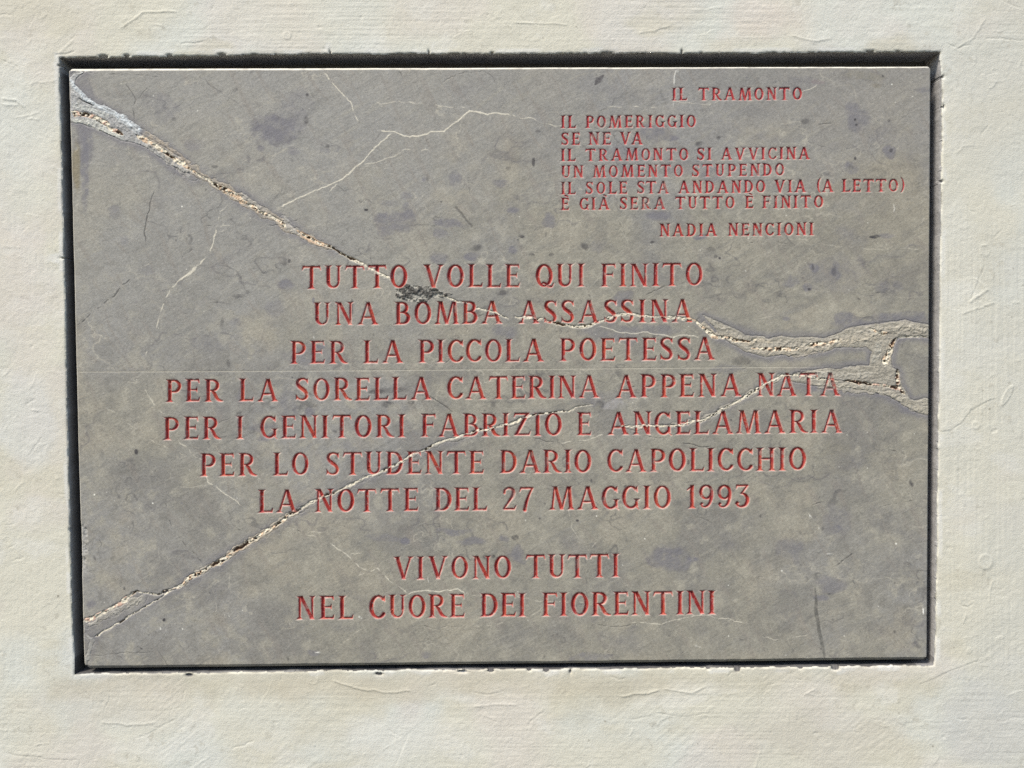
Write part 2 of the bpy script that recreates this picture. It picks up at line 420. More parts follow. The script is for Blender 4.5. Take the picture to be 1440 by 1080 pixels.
rco = np.concatenate([rco, np.stack([bx0, np.full(4, RECESS), bz0], -1)])
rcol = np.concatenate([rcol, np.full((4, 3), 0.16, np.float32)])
rq.append(np.array([[len(rco) - 4, len(rco) - 3, len(rco) - 2, len(rco) - 1]]))
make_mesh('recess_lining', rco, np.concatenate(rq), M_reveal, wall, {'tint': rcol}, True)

# ------------------------------------------------------------------ lettering (V-cut)
def cr(pts, n=5):
    """Catmull-Rom through (x, y, half width)."""
    P = np.array(pts, float); Q = np.vstack([2 * P[0] - P[1], P, 2 * P[-1] - P[-2]]); o = []
    for k in range(1, len(Q) - 2):
        a, b, c, d = Q[k - 1:k + 3]
        for t in np.linspace(0, 1, n, endpoint=False):
            o.append(0.5 * (2 * b + (c - a) * t + (2 * a - 5 * b + 4 * c - d) * t * t + (3 * b - a - 3 * c + d) * t ** 3))
    o.append(P[-1]); return ('path', np.array(o))
def arc(cx, cy, rx, ry, a0, a1, wt=0.048, ws=0.1, n=22):
    a = np.radians(np.linspace(a0, a1, n))
    return ('path', np.stack([cx + rx * np.cos(a), cy + ry * np.sin(a), wt + (ws - wt) * np.abs(np.cos(a)) ** 1.2], -1))
def poly(*p):
    return ('poly', np.array(p, float))
def bar(x0, y0, x1, y1, w0, w1=None):
    """Straight stroke with square horizontal ends."""
    w1 = w0 if w1 is None else w1
    if abs(x1 - x0) > abs(y1 - y0) * 2.5:
        return poly((x0, y0 - w0), (x1, y1 - w1), (x1, y1 + w1), (x0, y0 + w0))
    return poly((x0 - w0, y0), (x0 + w0, y0), (x1 + w1, y1), (x1 - w1, y1))
S_, T_ = 0.085, 0.044      # half widths of thick and thin strokes
def foot(x, w=S_, h=0.165):
    return poly((x - h, 0), (x + h, 0), (x + w * 0.85, 0.10), (x - w * 0.85, 0.10))
def head(x, w=S_, h=0.165, l=1.0, r=1.0):
    return poly((x - h * l, 1), (x - w * 0.85, 0.91), (x + w * 0.85, 0.91), (x + h * r, 1))
def stem(x, w=S_):
    return [bar(x, 0, x, 1, w), foot(x, w), head(x, w)]
def armtop(x0, x1):
    return [bar(x0, 0.952, x1, 0.952, T_ * .92), poly((x1 - 0.10, 1), (x1 + 0.005, 0.80), (x1 + 0.035, 0.80), (x1 + 0.02, 1))]
def armbot(x0, x1):
    return [bar(x0, 0.05, x1, 0.05, T_ * .95), poly((x1 - 0.10, 0), (x1 + 0.015, 0), (x1 + 0.05, 0.19), (x1 + 0.02, 0.19))]
def armmid(x0, x1, y=0.52):
    return [bar(x0, y, x1, y, T_ * .85), poly((x1 - 0.05, y), (x1 + 0.02, y - 0.115), (x1 + 0.035, y - 0.115), (x1 + 0.035, y + 0.115), (x1 + 0.02, y + 0.115))]
G = {}
G['I'] = (0.33, stem(0.165))
G['L'] = (0.66, stem(0.165) + armbot(0.16, 0.61))
G['E'] = (0.66, stem(0.165) + armbot(0.16, 0.61) + armtop(0.16, 0.60) + armmid(0.16, 0.50))
G['F'] = (0.66, stem(0.165) + armtop(0.16, 0.62) + armmid(0.16, 0.51))
G['T'] = (0.84, [bar(0.42, 0, 0.42, 1, S_), foot(0.42), bar(0.06, 0.952, 0.78, 0.952, T_), poly((0.0, 0.80), (0.03, 0.80), (0.15, 1), (0.035, 1)), poly((0.81, 0.80), (0.84, 0.80), (0.805, 1), (0.69, 1))])
G['H'] = (0.85, stem(0.165) + stem(0.685) + [bar(0.16, 0.52, 0.69, 0.52, T_)])
G['N'] = (0.80, [bar(0.14, 0, 0.14, 1, T_ * 1.2), foot(0.14, .06, .14), poly((0.0, 1), (0.12, 0.88), (0.2, 0.95), (0.24, 1)), bar(0.18, 1, 0.68, 0, S_ * 1.08), bar(0.68, 0.0, 0.68, 1, T_ * 1.2), head(0.68, .06, .14)])
G['M'] = (1.06, [bar(0.12, 0, 0.22, 1, T_ * 1.1), foot(0.12, .06, .14), bar(0.25, 1, 0.53, 0, S_), bar(0.53, 0, 0.80, 1, T_ * 1.15), bar(0.93, 0, 0.85, 1, S_), foot(0.93, .09, .15), poly((0.10, 1), (0.2, 0.9), (0.34, 1)), poly((0.74, 1), (0.84, 0.9), (0.98, 1))])
G['A'] = (0.92, [bar(0.13, 0, 0.44, 1, T_ * 1.1), bar(0.77, 0, 0.46, 1, S_ * 1.05), bar(0.2, 0.33, 0.7, 0.33, T_), foot(0.13, .06, .14), foot(0.77, .1, .155)])
G['V'] = (0.88, [bar(0.45, 0, 0.15, 1, S_ * 1.05), bar(0.45, 0, 0.75, 1, T_ * 1.1), head(0.15, .1, .155), head(0.75, .06, .14)])
G['O'] = (0.77, [arc(0.385, 0.5, 0.288, 0.455, 0, 360, .05, .098, 40)])
G['Q'] = (0.80, [arc(0.385, 0.5, 0.288, 0.455, 0, 360, .05, .098, 40), cr([(0.26, 0.13, .035), (0.36, 0.19, .05), (0.47, 0.13, .07), (0.6, 0.02, .07), (0.72, 0.03, .045), (0.79, 0.15, .03)])])
G['C'] = (0.71, [arc(0.40, 0.5, 0.305, 0.455, 48, 318, .05, .098, 32), poly((0.55, 0.86), (0.66, 0.72), (0.69, 0.72), (0.69, 0.98), (0.66, 0.98)), poly((0.57, 0.12), (0.62, 0.08), (0.70, 0.25), (0.675, 0.25))])
G['G'] = (0.78, [arc(0.40, 0.5, 0.305, 0.455, 48, 310, .05, .098, 32), poly((0.55, 0.86), (0.66, 0.72), (0.69, 0.72), (0.69, 0.98), (0.66, 0.98)), bar(0.64, 0.08, 0.64, 0.42, S_ * .8), poly((0.50, 0.43), (0.58, 0.34), (0.70, 0.34), (0.79, 0.43)), poly((0.60, 0.14), (0.66, 0.10), (0.77, -0.02), (0.74, -0.03), (0.6, 0.06))])
G['U'] = (0.75, [bar(0.16, 0.3, 0.16, 1, S_), head(0.16), bar(0.61, 0.3, 0.61, 1, T_ * 1.25), head(0.61, .065, .14), ('path', np.array([(0.385 + 0.225 * math.cos(a), 0.3 + 0.25 * math.sin(a), .05 + .047 * max(0, -math.cos(a))) for a in np.radians(np.linspace(180, 360, 20))]))])
G['D'] = (0.76, stem(0.165) + [bar(0.16, .952, .34, .952, T_), bar(.16, .05, .34, .05, T_), arc(0.33, 0.5, 0.335, 0.452, -90, 90, .05, .098, 24)])
G['P'] = (0.68, stem(0.165) + [bar(0.16, .952, .36, .952, T_), bar(.16, .45, .36, .45, T_ * .85), arc(0.35, 0.70, 0.25, 0.25, -90, 90, .046, .092, 20)])
G['R'] = (0.80, stem(0.165) + [bar(0.16, .952, .36, .952, T_), bar(.16, .49, .36, .49, T_ * .85), arc(0.35, 0.72, 0.23, 0.23, -90, 90, .046, .092, 20), cr([(0.34, 0.48, .06), (0.44, 0.36, .085), (0.56, 0.14, .09), (0.68, 0.05, .06), (0.80, 0.025, .03)])])
G['B'] = (0.70, stem(0.165) + [bar(0.16, .952, .34, .952, T_), bar(.16, .535, .36, .535, T_ * .85), bar(.16, .05, .36, .05, T_), arc(0.33, 0.745, 0.21, 0.208, -90, 90, .046, .088, 18), arc(0.345, 0.293, 0.265, 0.243, -90, 90, .048, .095, 20)])
G['S'] = (0.60, [cr([(.54, .80, .04), (.47, .92, .05), (.32, .958, .052), (.16, .90, .075), (.105, .76, .09), (.18, .62, .1), (.31, .515, .105), (.44, .40, .1), (.505, .25, .09), (.45, .10, .07), (.30, .045, .052), (.14, .09, .05), (.06, .20, .04)]), poly((.46, .90), (.545, .74), (.57, .74), (.57, .97), (.545, .97)), poly((.14, .11), (.055, .27), (.03, .27), (.03, .03), (.055, .03))])
G['Z'] = (0.82, [bar(0.10, 0.952, 0.74, 0.952, T_), bar(0.08, 0.05, 0.76, 0.05, T_), bar(0.16, 0.02, 0.67, 0.98, S_), poly((0.06, 0.80), (0.09, 0.80), (0.2, 1), (0.09, 1)), poly((0.64, 0), (0.75, 0), (0.81, 0.2), (0.78, 0.2))])
G['1'] = (0.38, [bar(0.235, 0, 0.235, 1, S_), foot(0.235), poly((0.0, 0.80), (0.02, 0.76), (0.2, 0.86), (0.3, 1), (0.24, 1))])
G['2'] = (0.60, [cr([(.07, .74, .06), (.10, .88, .055), (.26, .955, .05), (.42, .90, .075), (.47, .76, .092), (.42, .60, .085), (.29, .40, .06), (.15, .2, .05), (.05, .06, .045)]), bar(.05, .055, .50, .055, T_ * 1.1), poly((.40, 0), (.53, 0), (.6, .2), (.57, .2))])
G['7'] = (0.62, [bar(.05, .945, .58, .945, T_ * 1.1), poly((0, .78), (.03, .78), (.15, 1), (.03, 1)), cr([(.57, .95, .05), (.44, .68, .06), (.32, .38, .075), (.24, .0, .09)])])
G['9'] = (0.64, [arc(.32, .68, .235, .275, 0, 360, .05, .09, 30), cr([(.555, .68, .09), (.545, .45, .088), (.47, .2, .075), (.33, .06, .052), (.17, .06, .05), (.10, .16, .055)]), cr([(.10, .15, .06), (.13, .19, .065), (.16, .17, .05)])])
G['3'] = (0.66, [bar(.10, .95, .56, .95, T_), poly((.06, .80), (.09, .80), (.18, 1), (.07, 1)), cr([(.56, .95, .05), (.45, .80, .05), (.32, .62, .05)]), cr([(.28, .61, .04), (.42, .58, .06), (.54, .46, .09), (.56, .30, .095), (.48, .12, .078), (.32, .045, .055), (.17, .07, .055), (.09, .18, .06)]), cr([(.08, .17, .06), (.12, .22, .065), (.16, .19, .05)])])
G['('] = (0.32, [cr([(.28, 1.12, .03), (.14, .92, .06), (.08, .6, .08), (.1, .28, .07), (.2, .03, .04), (.28, -.06, .025)])])
G[')'] = (0.32, [cr([(.04, 1.12, .03), (.18, .92, .06), (.24, .6, .08), (.22, .28, .07), (.12, .03, .04), (.04, -.06, .025)])])
for base in 'EA':
    w, st = G[base]
    ax = 0.36 if base == 'E' else 0.46
    G[base + '`'] = (w, st + [poly((ax - 0.10, 1.19), (ax + 0.03, 1.26), (ax + 0.24, 1.12), (ax + 0.2, 1.07))])

# name, words as (text, x0, x1), cap top / baseline at the left end, cap top / baseline at the right end (photo px)
LINES = [
 ('carved_title', 'small red title line carved at the top of the poem',
  [('IL', 945.8, 966.5), ('TRAMONTO', 983.1, 1128.4)], 123, 140.2, 122.3, 139.5),
 ('carved_line', 'small red line reading il pomeriggio', [('IL', 789, 809.8), ('POMERIGGIO', 823.9, 979.2)], 162.4, 179.4, 161.3, 178),
 ('carved_line', 'small red line reading se ne va, shortest of the poem', [('SE', 789.4, 815.6), ('NE', 828, 859.4), ('VA', 872.4, 904.2)], 186, 203.2, 185, 202.2),
 ('carved_line', 'small red line reading il tramonto si avvicina', [('IL', 789, 809.3), ('TRAMONTO', 823.9, 968.7), ('SI', 980.8, 1001.2), ('AVVICINA', 1014.7, 1139.2)], 209, 225.8, 206.4, 223.2),
 ('carved_line', 'small red line reading un momento stupendo', [('UN', 789.4, 820.6), ('MOMENTO', 834.2, 961.1), ('STUPENDO', 973.8, 1103.7)], 232.6, 249.3, 229.4, 246.3),
 ('carved_line', 'small red line ending in a bracket, widest of the poem', [('IL', 789.4, 809.8), ('SOLE', 824.2, 882.6), ('STA', 896.5, 941.2), ('ANDANDO', 954.6, 1077.3), ('VIA', 1090.1, 1134.4), ('(A', 1150, 1172.6), ('LETTO)', 1185.3, 1273)], 255.6, 272.6, 251.2, 268.6),
 ('carved_line', 'small red line with accents, last of the poem', [(('E`',), 789.4, 800.4), (('G', 'I', 'A`'), 815.2, 857.6), ('SERA', 872.1, 935.8), ('TUTTO', 950.1, 1033.7), (('E`',), 1048.4, 1059.8), ('FINITO', 1073.3, 1158.6)], 278, 294.8, 274.4, 291.4),
 ('carved_signature', 'small red signature line carved below the poem', [('NADIA', 928.2, 1009), ('NENCIONI', 1024.8, 1144.7)], 314.6, 332, 312.9, 330.2),
 ('carved_line', 'large red line reading tutto volle qui finito', [('TUTTO', 424, 572.9), ('VOLLE', 594.8, 731.3), ('QUI', 753.1, 822.3), ('FINITO', 844.4, 989.6)], 373.4, 405.8, 369.2, 401.6),
 ('carved_line', 'large red line reading una bomba assassina', [('UNA', 440, 532.3), ('BOMBA', 554.6, 706.3), ('ASSASSINA', 729.2, 975)], 425.4, 457.4, 420.4, 452.6),
 ('carved_line', 'large red line reading per la piccola poetessa', [('PER', 407.7, 487.9), ('LA', 510.4, 566.7), ('PICCOLA', 588.5, 764.6), ('POETESSA', 787.5, 1006)], 479.6, 511.8, 473.8, 506),
 ('carved_line', 'large red line just below the straight scribed line', [('PER', 232.5, 311.7), ('LA', 335, 390.8), ('SORELLA', 414.8, 606.3), ('CATERINA', 628.5, 843.8), ('APPENA', 866, 1043.3), ('NATA', 1065.2, 1182.5)], 533.8, 565.6, 524, 556.3),
 ('carved_line', 'widest large red line, second below the scribed line', [('PER', 229.4, 309.6), ('I', 331.5, 341.9), ('GENITORI', 364.8, 569.4), ('FABRIZIO', 591.7, 790.2), ('E', 811.7, 832.4), ('ANGELAMARIA', 855.6, 1185)], 586.6, 618.6, 576, 608.6),
 ('carved_line', 'large red line between the widest one and the date', [('PER', 280.4, 360.6), ('LO', 383.5, 434), ('STUDENTE', 457.5, 680.6), ('DARIO', 702.6, 831.9), ('CAPOLICCHIO', 853.3, 1135)], 638, 670.2, 629.2, 661.6),
 ('carved_line', 'large red line with the date 27 maggio 1993', [('LA', 362.7, 417.9), ('NOTTE', 441.9, 588), ('DEL', 609.8, 685.2), ('27', 707.4, 750), ('MAGGIO', 773.1, 944.4), ('1993', 966.3, 1055.2)], 689.2, 721.6, 681.7, 714.4),
 ('carved_line', 'large red line reading vivono tutti', [('VIVONO', 552.5, 718.9), ('TUTTI', 740, 871.1)], 783.6, 815.4, 779.2, 812.4),
 ('carved_line', 'large red line at the bottom of the stone', [('NEL', 416.3, 497.3), ('CUORE', 518.8, 653.5), ('DEI', 675, 740), ('FIORENTINI', 761.8, 1007.1)], 839.2, 872, 830.9, 864.2),
]

# ------------------------------------------------------------------ the stone's grid
STEP = 0.62
TL, TR, BR, BL = (95.2, 95.2), (1310.0, 92.4), (1304.8, 928.8), (117.2, 941.2)
NC, NR = int(1214 / STEP) + 1, int(845 / STEP) + 1
su, tv = np.linspace(0, 1, NC), np.linspace(0, 1, NR)
S2, T2 = np.meshgrid(su, tv)
GX = (TL[0] * (1 - S2) + TR[0] * S2) * (1 - T2) + (BL[0] * (1 - S2) + BR[0] * S2) * T2
GY = (TL[1] * (1 - S2) + TR[1] * S2) * (1 - T2) + (BL[1] * (1 - S2) + BR[1] * S2) * T2
gu, gv = su * 1214.0, tv * 845.0

def gwin(x0, x1, y0, y1):
    """Index window that surely contains this photo rectangle."""
    c0 = int(((x0 - 117.2) / 1187.6 - 0.002) * NC) - 2; c1 = int(((x1 - 95.2) / 1209.0 + 0.002) * NC) + 4
    r0 = int(((y0 - 95.2) / 846.0 - 0.002) * NR) - 2; r1 = int(((y1 - 92.4) / 836.0 + 0.002) * NR) + 4
    return slice(max(r0, 0), max(min(r1, NR), 0)), slice(max(c0, 0), max(min(c1, NC), 0))

LET = np.full(GX.shape, -3.0, np.float32)       # depth inside a letter stroke (px), negative outside
OWN = np.full(GX.shape, -1, np.int16)           # which word owns it
lr = np.random.default_rng(21)
for li, (nm, lab, words_, t0, b0, t1, b1) in enumerate(LINES):
    xa, xb = words_[0][1], words_[-1][2]
    for wi, (text, x0, x1) in enumerate(words_):
        glyphs = [G[c] for c in text]
        f = ((x0 + x1) / 2 - xa) / (xb - xa)
        cap = (b0 - t0) * (1 - f) + (b1 - t1) * f
        wsum = sum(g[0] for g in glyphs) * cap
        kx = 1.0
        if len(glyphs) == 1: kx, gap = (x1 - x0) / wsum, 0
        else:
            gap = (x1 - x0 - wsum) / (len(glyphs) - 1)
            if gap < 0.10 * cap:
                gap = 0.10 * cap; kx = (x1 - x0 - gap * (len(glyphs) - 1)) / wsum
            elif gap > 0.26 * cap:
                gap = 0.26 * cap; kx = (x1 - x0 - gap * (len(glyphs) - 1)) / wsum
        x = x0
        slope = (b1 - b0) / (xb - xa)
        for w, strokes in glyphs:
            ox, oy = x + lr.normal(0, 0.01) * cap, b0 + slope * (x - xa) + lr.normal(0, 0.006) * cap
            wk = lr.normal(1.0, 0.04) * (1.1 if cap < 22 else 1.0)
            s = gwin(x - 5, x + w * cap * kx + 5, oy - cap * 1.35, oy + cap * 0.15 + 3)
            X, Y = GX[s], GY[s]
            best = np.full(X.shape, -3.0, np.float32)
            for kind, P in strokes:
                qx = ox + P[:, 0] * cap * kx
                qy = oy - P[:, 1] * cap + slope * (qx - ox)
                if kind == 'poly':
                    d = np.full(X.shape, 1e3); grow = .28 if cap < 22 else 0.0
                    n = len(P)
                    area = sum(qx[i] * qy[(i + 1) % n] - qx[(i + 1) % n] * qy[i] for i in range(n))
                    sg = 1 if area > 0 else -1
                    for i in range(n):
                        ex, ey = qx[(i + 1) % n] - qx[i], qy[(i + 1) % n] - qy[i]
                        L = math.hypot(ex, ey)
                        if L < 1e-6: continue
                        d = np.minimum(d, sg * (ex * (Y - qy[i]) - ey * (X - qx[i])) / L)
                    best = np.maximum(best, d + grow)
                else:
                    hw = P[:, 2] * cap * wk * .87
                    for i in range(len(P) - 1):
                        ex, ey = qx[i + 1] - qx[i], qy[i + 1] - qy[i]
                        L2 = ex * ex + ey * ey
                        if L2 < 1e-9: continue
                        t = np.clip(((X - qx[i]) * ex + (Y - qy[i]) * ey) / L2, 0, 1)
                        best = np.maximum(best, hw[i] + (hw[i + 1] - hw[i]) * t - np.hypot(X - qx[i] - t * ex, Y - qy[i] - t * ey))
            m = best > LET[s]
            LET[s] = np.where(m, best, LET[s]); OWN[s] = np.where(m, li * 16 + wi, OWN[s])
            x += w * cap * kx + gap
LET += 0.14 * vnoise(gu, gv, 4.0, 4.0, 301) + 0.07 * vnoise(gu, gv, 1.6, 1.6, 302)   # hand-cut, slightly ragged edges
QX, QY = snap(GX, GY, LET, STEP)
for cx, cy, r in ((0, 0, 5), (1214, 0, 5), (0, 845, 9), (1214, 845, 6)):
    s = (slice(0, 20) if cy == 0 else slice(NR - 20, NR), slice(0, 20) if cx == 0 else slice(NC - 20, NC))
    ax_ = np.maximum(r - np.abs(gu[s[1]] - cx), 0)[None, :]; ay_ = np.maximum(r - np.abs(gv[s[0]] - cy), 0)[:, None]
    L = np.hypot(ax_, ay_); k = np.where(L > 1e-6, np.maximum(ax_, ay_) / np.maximum(L, 1e-6), 1.0)
    QX[s] += (1 - k) * ax_ * (1 if cx == 0 else -1); QY[s] += (1 - k) * ay_ * (1 if cy == 0 else -1)

# ------------------------------------------------------------------ surface of the stone: relief H (mm) and mineral colour C
H = 0.30 * fbm(gu, gv, 190, 101, 3) + 0.16 * fbm(gu, gv, 30, 102, 3) + 0.05 * fbm(gu, gv, 5, 103, 3)
ang = R(-30)
q1 = GX * math.cos(ang) + GY * math.sin(ang); q2 = -GX * math.sin(ang) + GY * math.cos(ang)
wq_ = 9 * vnoise(gu, gv, 60, 60, 104)
H += 0.045 * vnoise2(q1 + wq_, q2 + wq_, 22, 2.6, 105) + 0.03 * vnoise2(q2 + wq_, q1 - wq_, 16, 2.2, 106)
C = np.empty(GX.shape + (3,), np.float32); C[:] = (0.255, 0.245, 0.222)

def mix(mask, c, k=1.0, s=(slice(None), slice(None))):
    C[s] += (np.array(c, np.float32) - C[s]) * (np.clip(mask, 0, 1) * k)[..., None].astype(np.float32)

n_big = fbm(gu, gv, 230, 111, 4); n_mid = fbm(gu, gv, 70, 112, 5); n_sml = fbm(gu, gv, 18, 113, 5)
mix(sstep(-0.2, 0.7, n_big), (0.245, 0.243, 0.252), 0.85)
mix(sstep(0.0, 0.8, n_mid), (0.30, 0.28, 0.245), 0.75)
mix(sstep(0.1, 0.8, -n_mid), (0.195, 0.19, 0.19), 0.75)
mix(sstep(0.1, 0.9, n_sml), (0.33, 0.315, 0.28), 0.6)
mix(sstep(0.1, 0.9, -n_sml), (0.18, 0.175, 0.17), 0.55)
mix(sstep(950, 1250, GX + 120 * n_big) * sstep(420, 250, GY + 80 * n_mid), (0.24, 0.22, 0.185), 0.5)
mix(sstep(330, 200, GY + 90 * n_mid), (0.245, 0.245, 0.262), 0.5)
mix(sstep(760, 560, GX + 90 * n_mid) * sstep(520, 380, GY + 70 * n_mid), (0.275, 0.272, 0.268), .5)
streak = vnoise2(q1 + wq_ * 2, q2 + wq_, 55, 6, 115) + 0.6 * vnoise2(q1 + wq_, q2 + wq_, 25, 3, 116)
mix(sstep(0.3, 1.3, streak), (0.30, 0.29, 0.265), 0.4); mix(sstep(0.3, 1.3, -streak), (0.19, 0.19, 0.19), 0.35)
streak2 = vnoise2(q2 - wq_ * 2, q1 + wq_, 40, 5, 117)
mix(sstep(0.3, 1.0, streak2), (0.225, 0.205, 0.195), 0.4)
f1 = vnoise(gu, gv, 2.3, 2.3, 118) + vnoise(gu, gv, 1.3, 1.3, 119)
wq2 = 7 * vnoise(gu, gv, 24, 24, 183) + wq_ * 2
f2 = vnoise2(q1 + wq2, q2 - wq2, 7, 1.7, 181) + vnoise2(q2 + wq_ * 3, q1 + wq_, 6, 1.6, 182)
C *= (1 + 0.065 * f1 + 0.05 * f2)[..., None]
WXp = 2.6 * vnoise(gu, gv, 16, 16, 121) + 1.1 * vnoise(gu, gv, 5, 5, 122) + 0.5 * vnoise(gu, gv, 2, 2, 123)
WYp = 2.6 * vnoise(gu, gv, 16, 16, 124) + 1.1 * vnoise(gu, gv, 5, 5, 125) + 0.5 * vnoise(gu, gv, 2, 2, 126)
brk = fbm(gu, gv, 9, 127, 3)
brk2 = fbm(gu, gv, 4, 128, 3)

# fine natural vein network, dark and pale
for sd_, sc_, c_, k_ in ((201, 120, (.11, .108, .115), .6), (202, 75, (.42, .40, .36), .5), (203, 160, (.13, .125, .14), .5), (204, 50, (.12, .12, .125), .4)):
    v_ = np.abs(fbm(gu, gv, sc_, sd_, 5, 1.4, .6))
    mix(sstep(.032, .004, v_) * sstep(.0, .35, fbm(gu, gv, 90, sd_ + 20, 3)) * np.clip(.7 + brk, 0, 1), c_, k_)
    mix(sstep(.11, .0, v_) * sstep(.05, .5, fbm(gu, gv, 110, sd_ + 30, 2)), c_, k_ * .3)

# bluish and dark stains, each where the stone has it
LIL, DRK = (0.163, 0.160, 0.190), (0.05, 0.048, 0.056)
warp2x = 9 * fbm(gu, gv, 26, 129, 4); warp2y = 9 * fbm(gu, gv, 26, 130, 4)
def stain(x, y, rx, ry, c, k, soft=0.4, a=0.0, wr=1.0):
    m = max(rx, ry) * 1.7 + 14
    s = gwin(x - m, x + m, y - m, y + m)
    if c is DRK: k = min(1.0, k * 1.35)
    if ry >= 40: wr = .3
    ww = wr * min(1.0, min(rx, ry) / 14.0)
    px, py = GX[s] + warp2x[s] * ww - x, GY[s] + warp2y[s] * ww - y
    e_ = np.hypot((px * math.cos(a) + py * math.sin(a)) / rx, (-px * math.sin(a) + py * math.cos(a)) / ry)
    mk = sstep(1 + soft * .5, 1 - soft, e_) * np.clip(0.85 + 0.6 * brk[s], 0.15, 1)
    mix(mk, c, k, s)
    if min(rx, ry) >= 7: mix(np.exp(-((e_ - .95) / .13) ** 2) * np.clip(.3 + brk[s], 0, 1), (.13, .125, .15), k * .55, s)
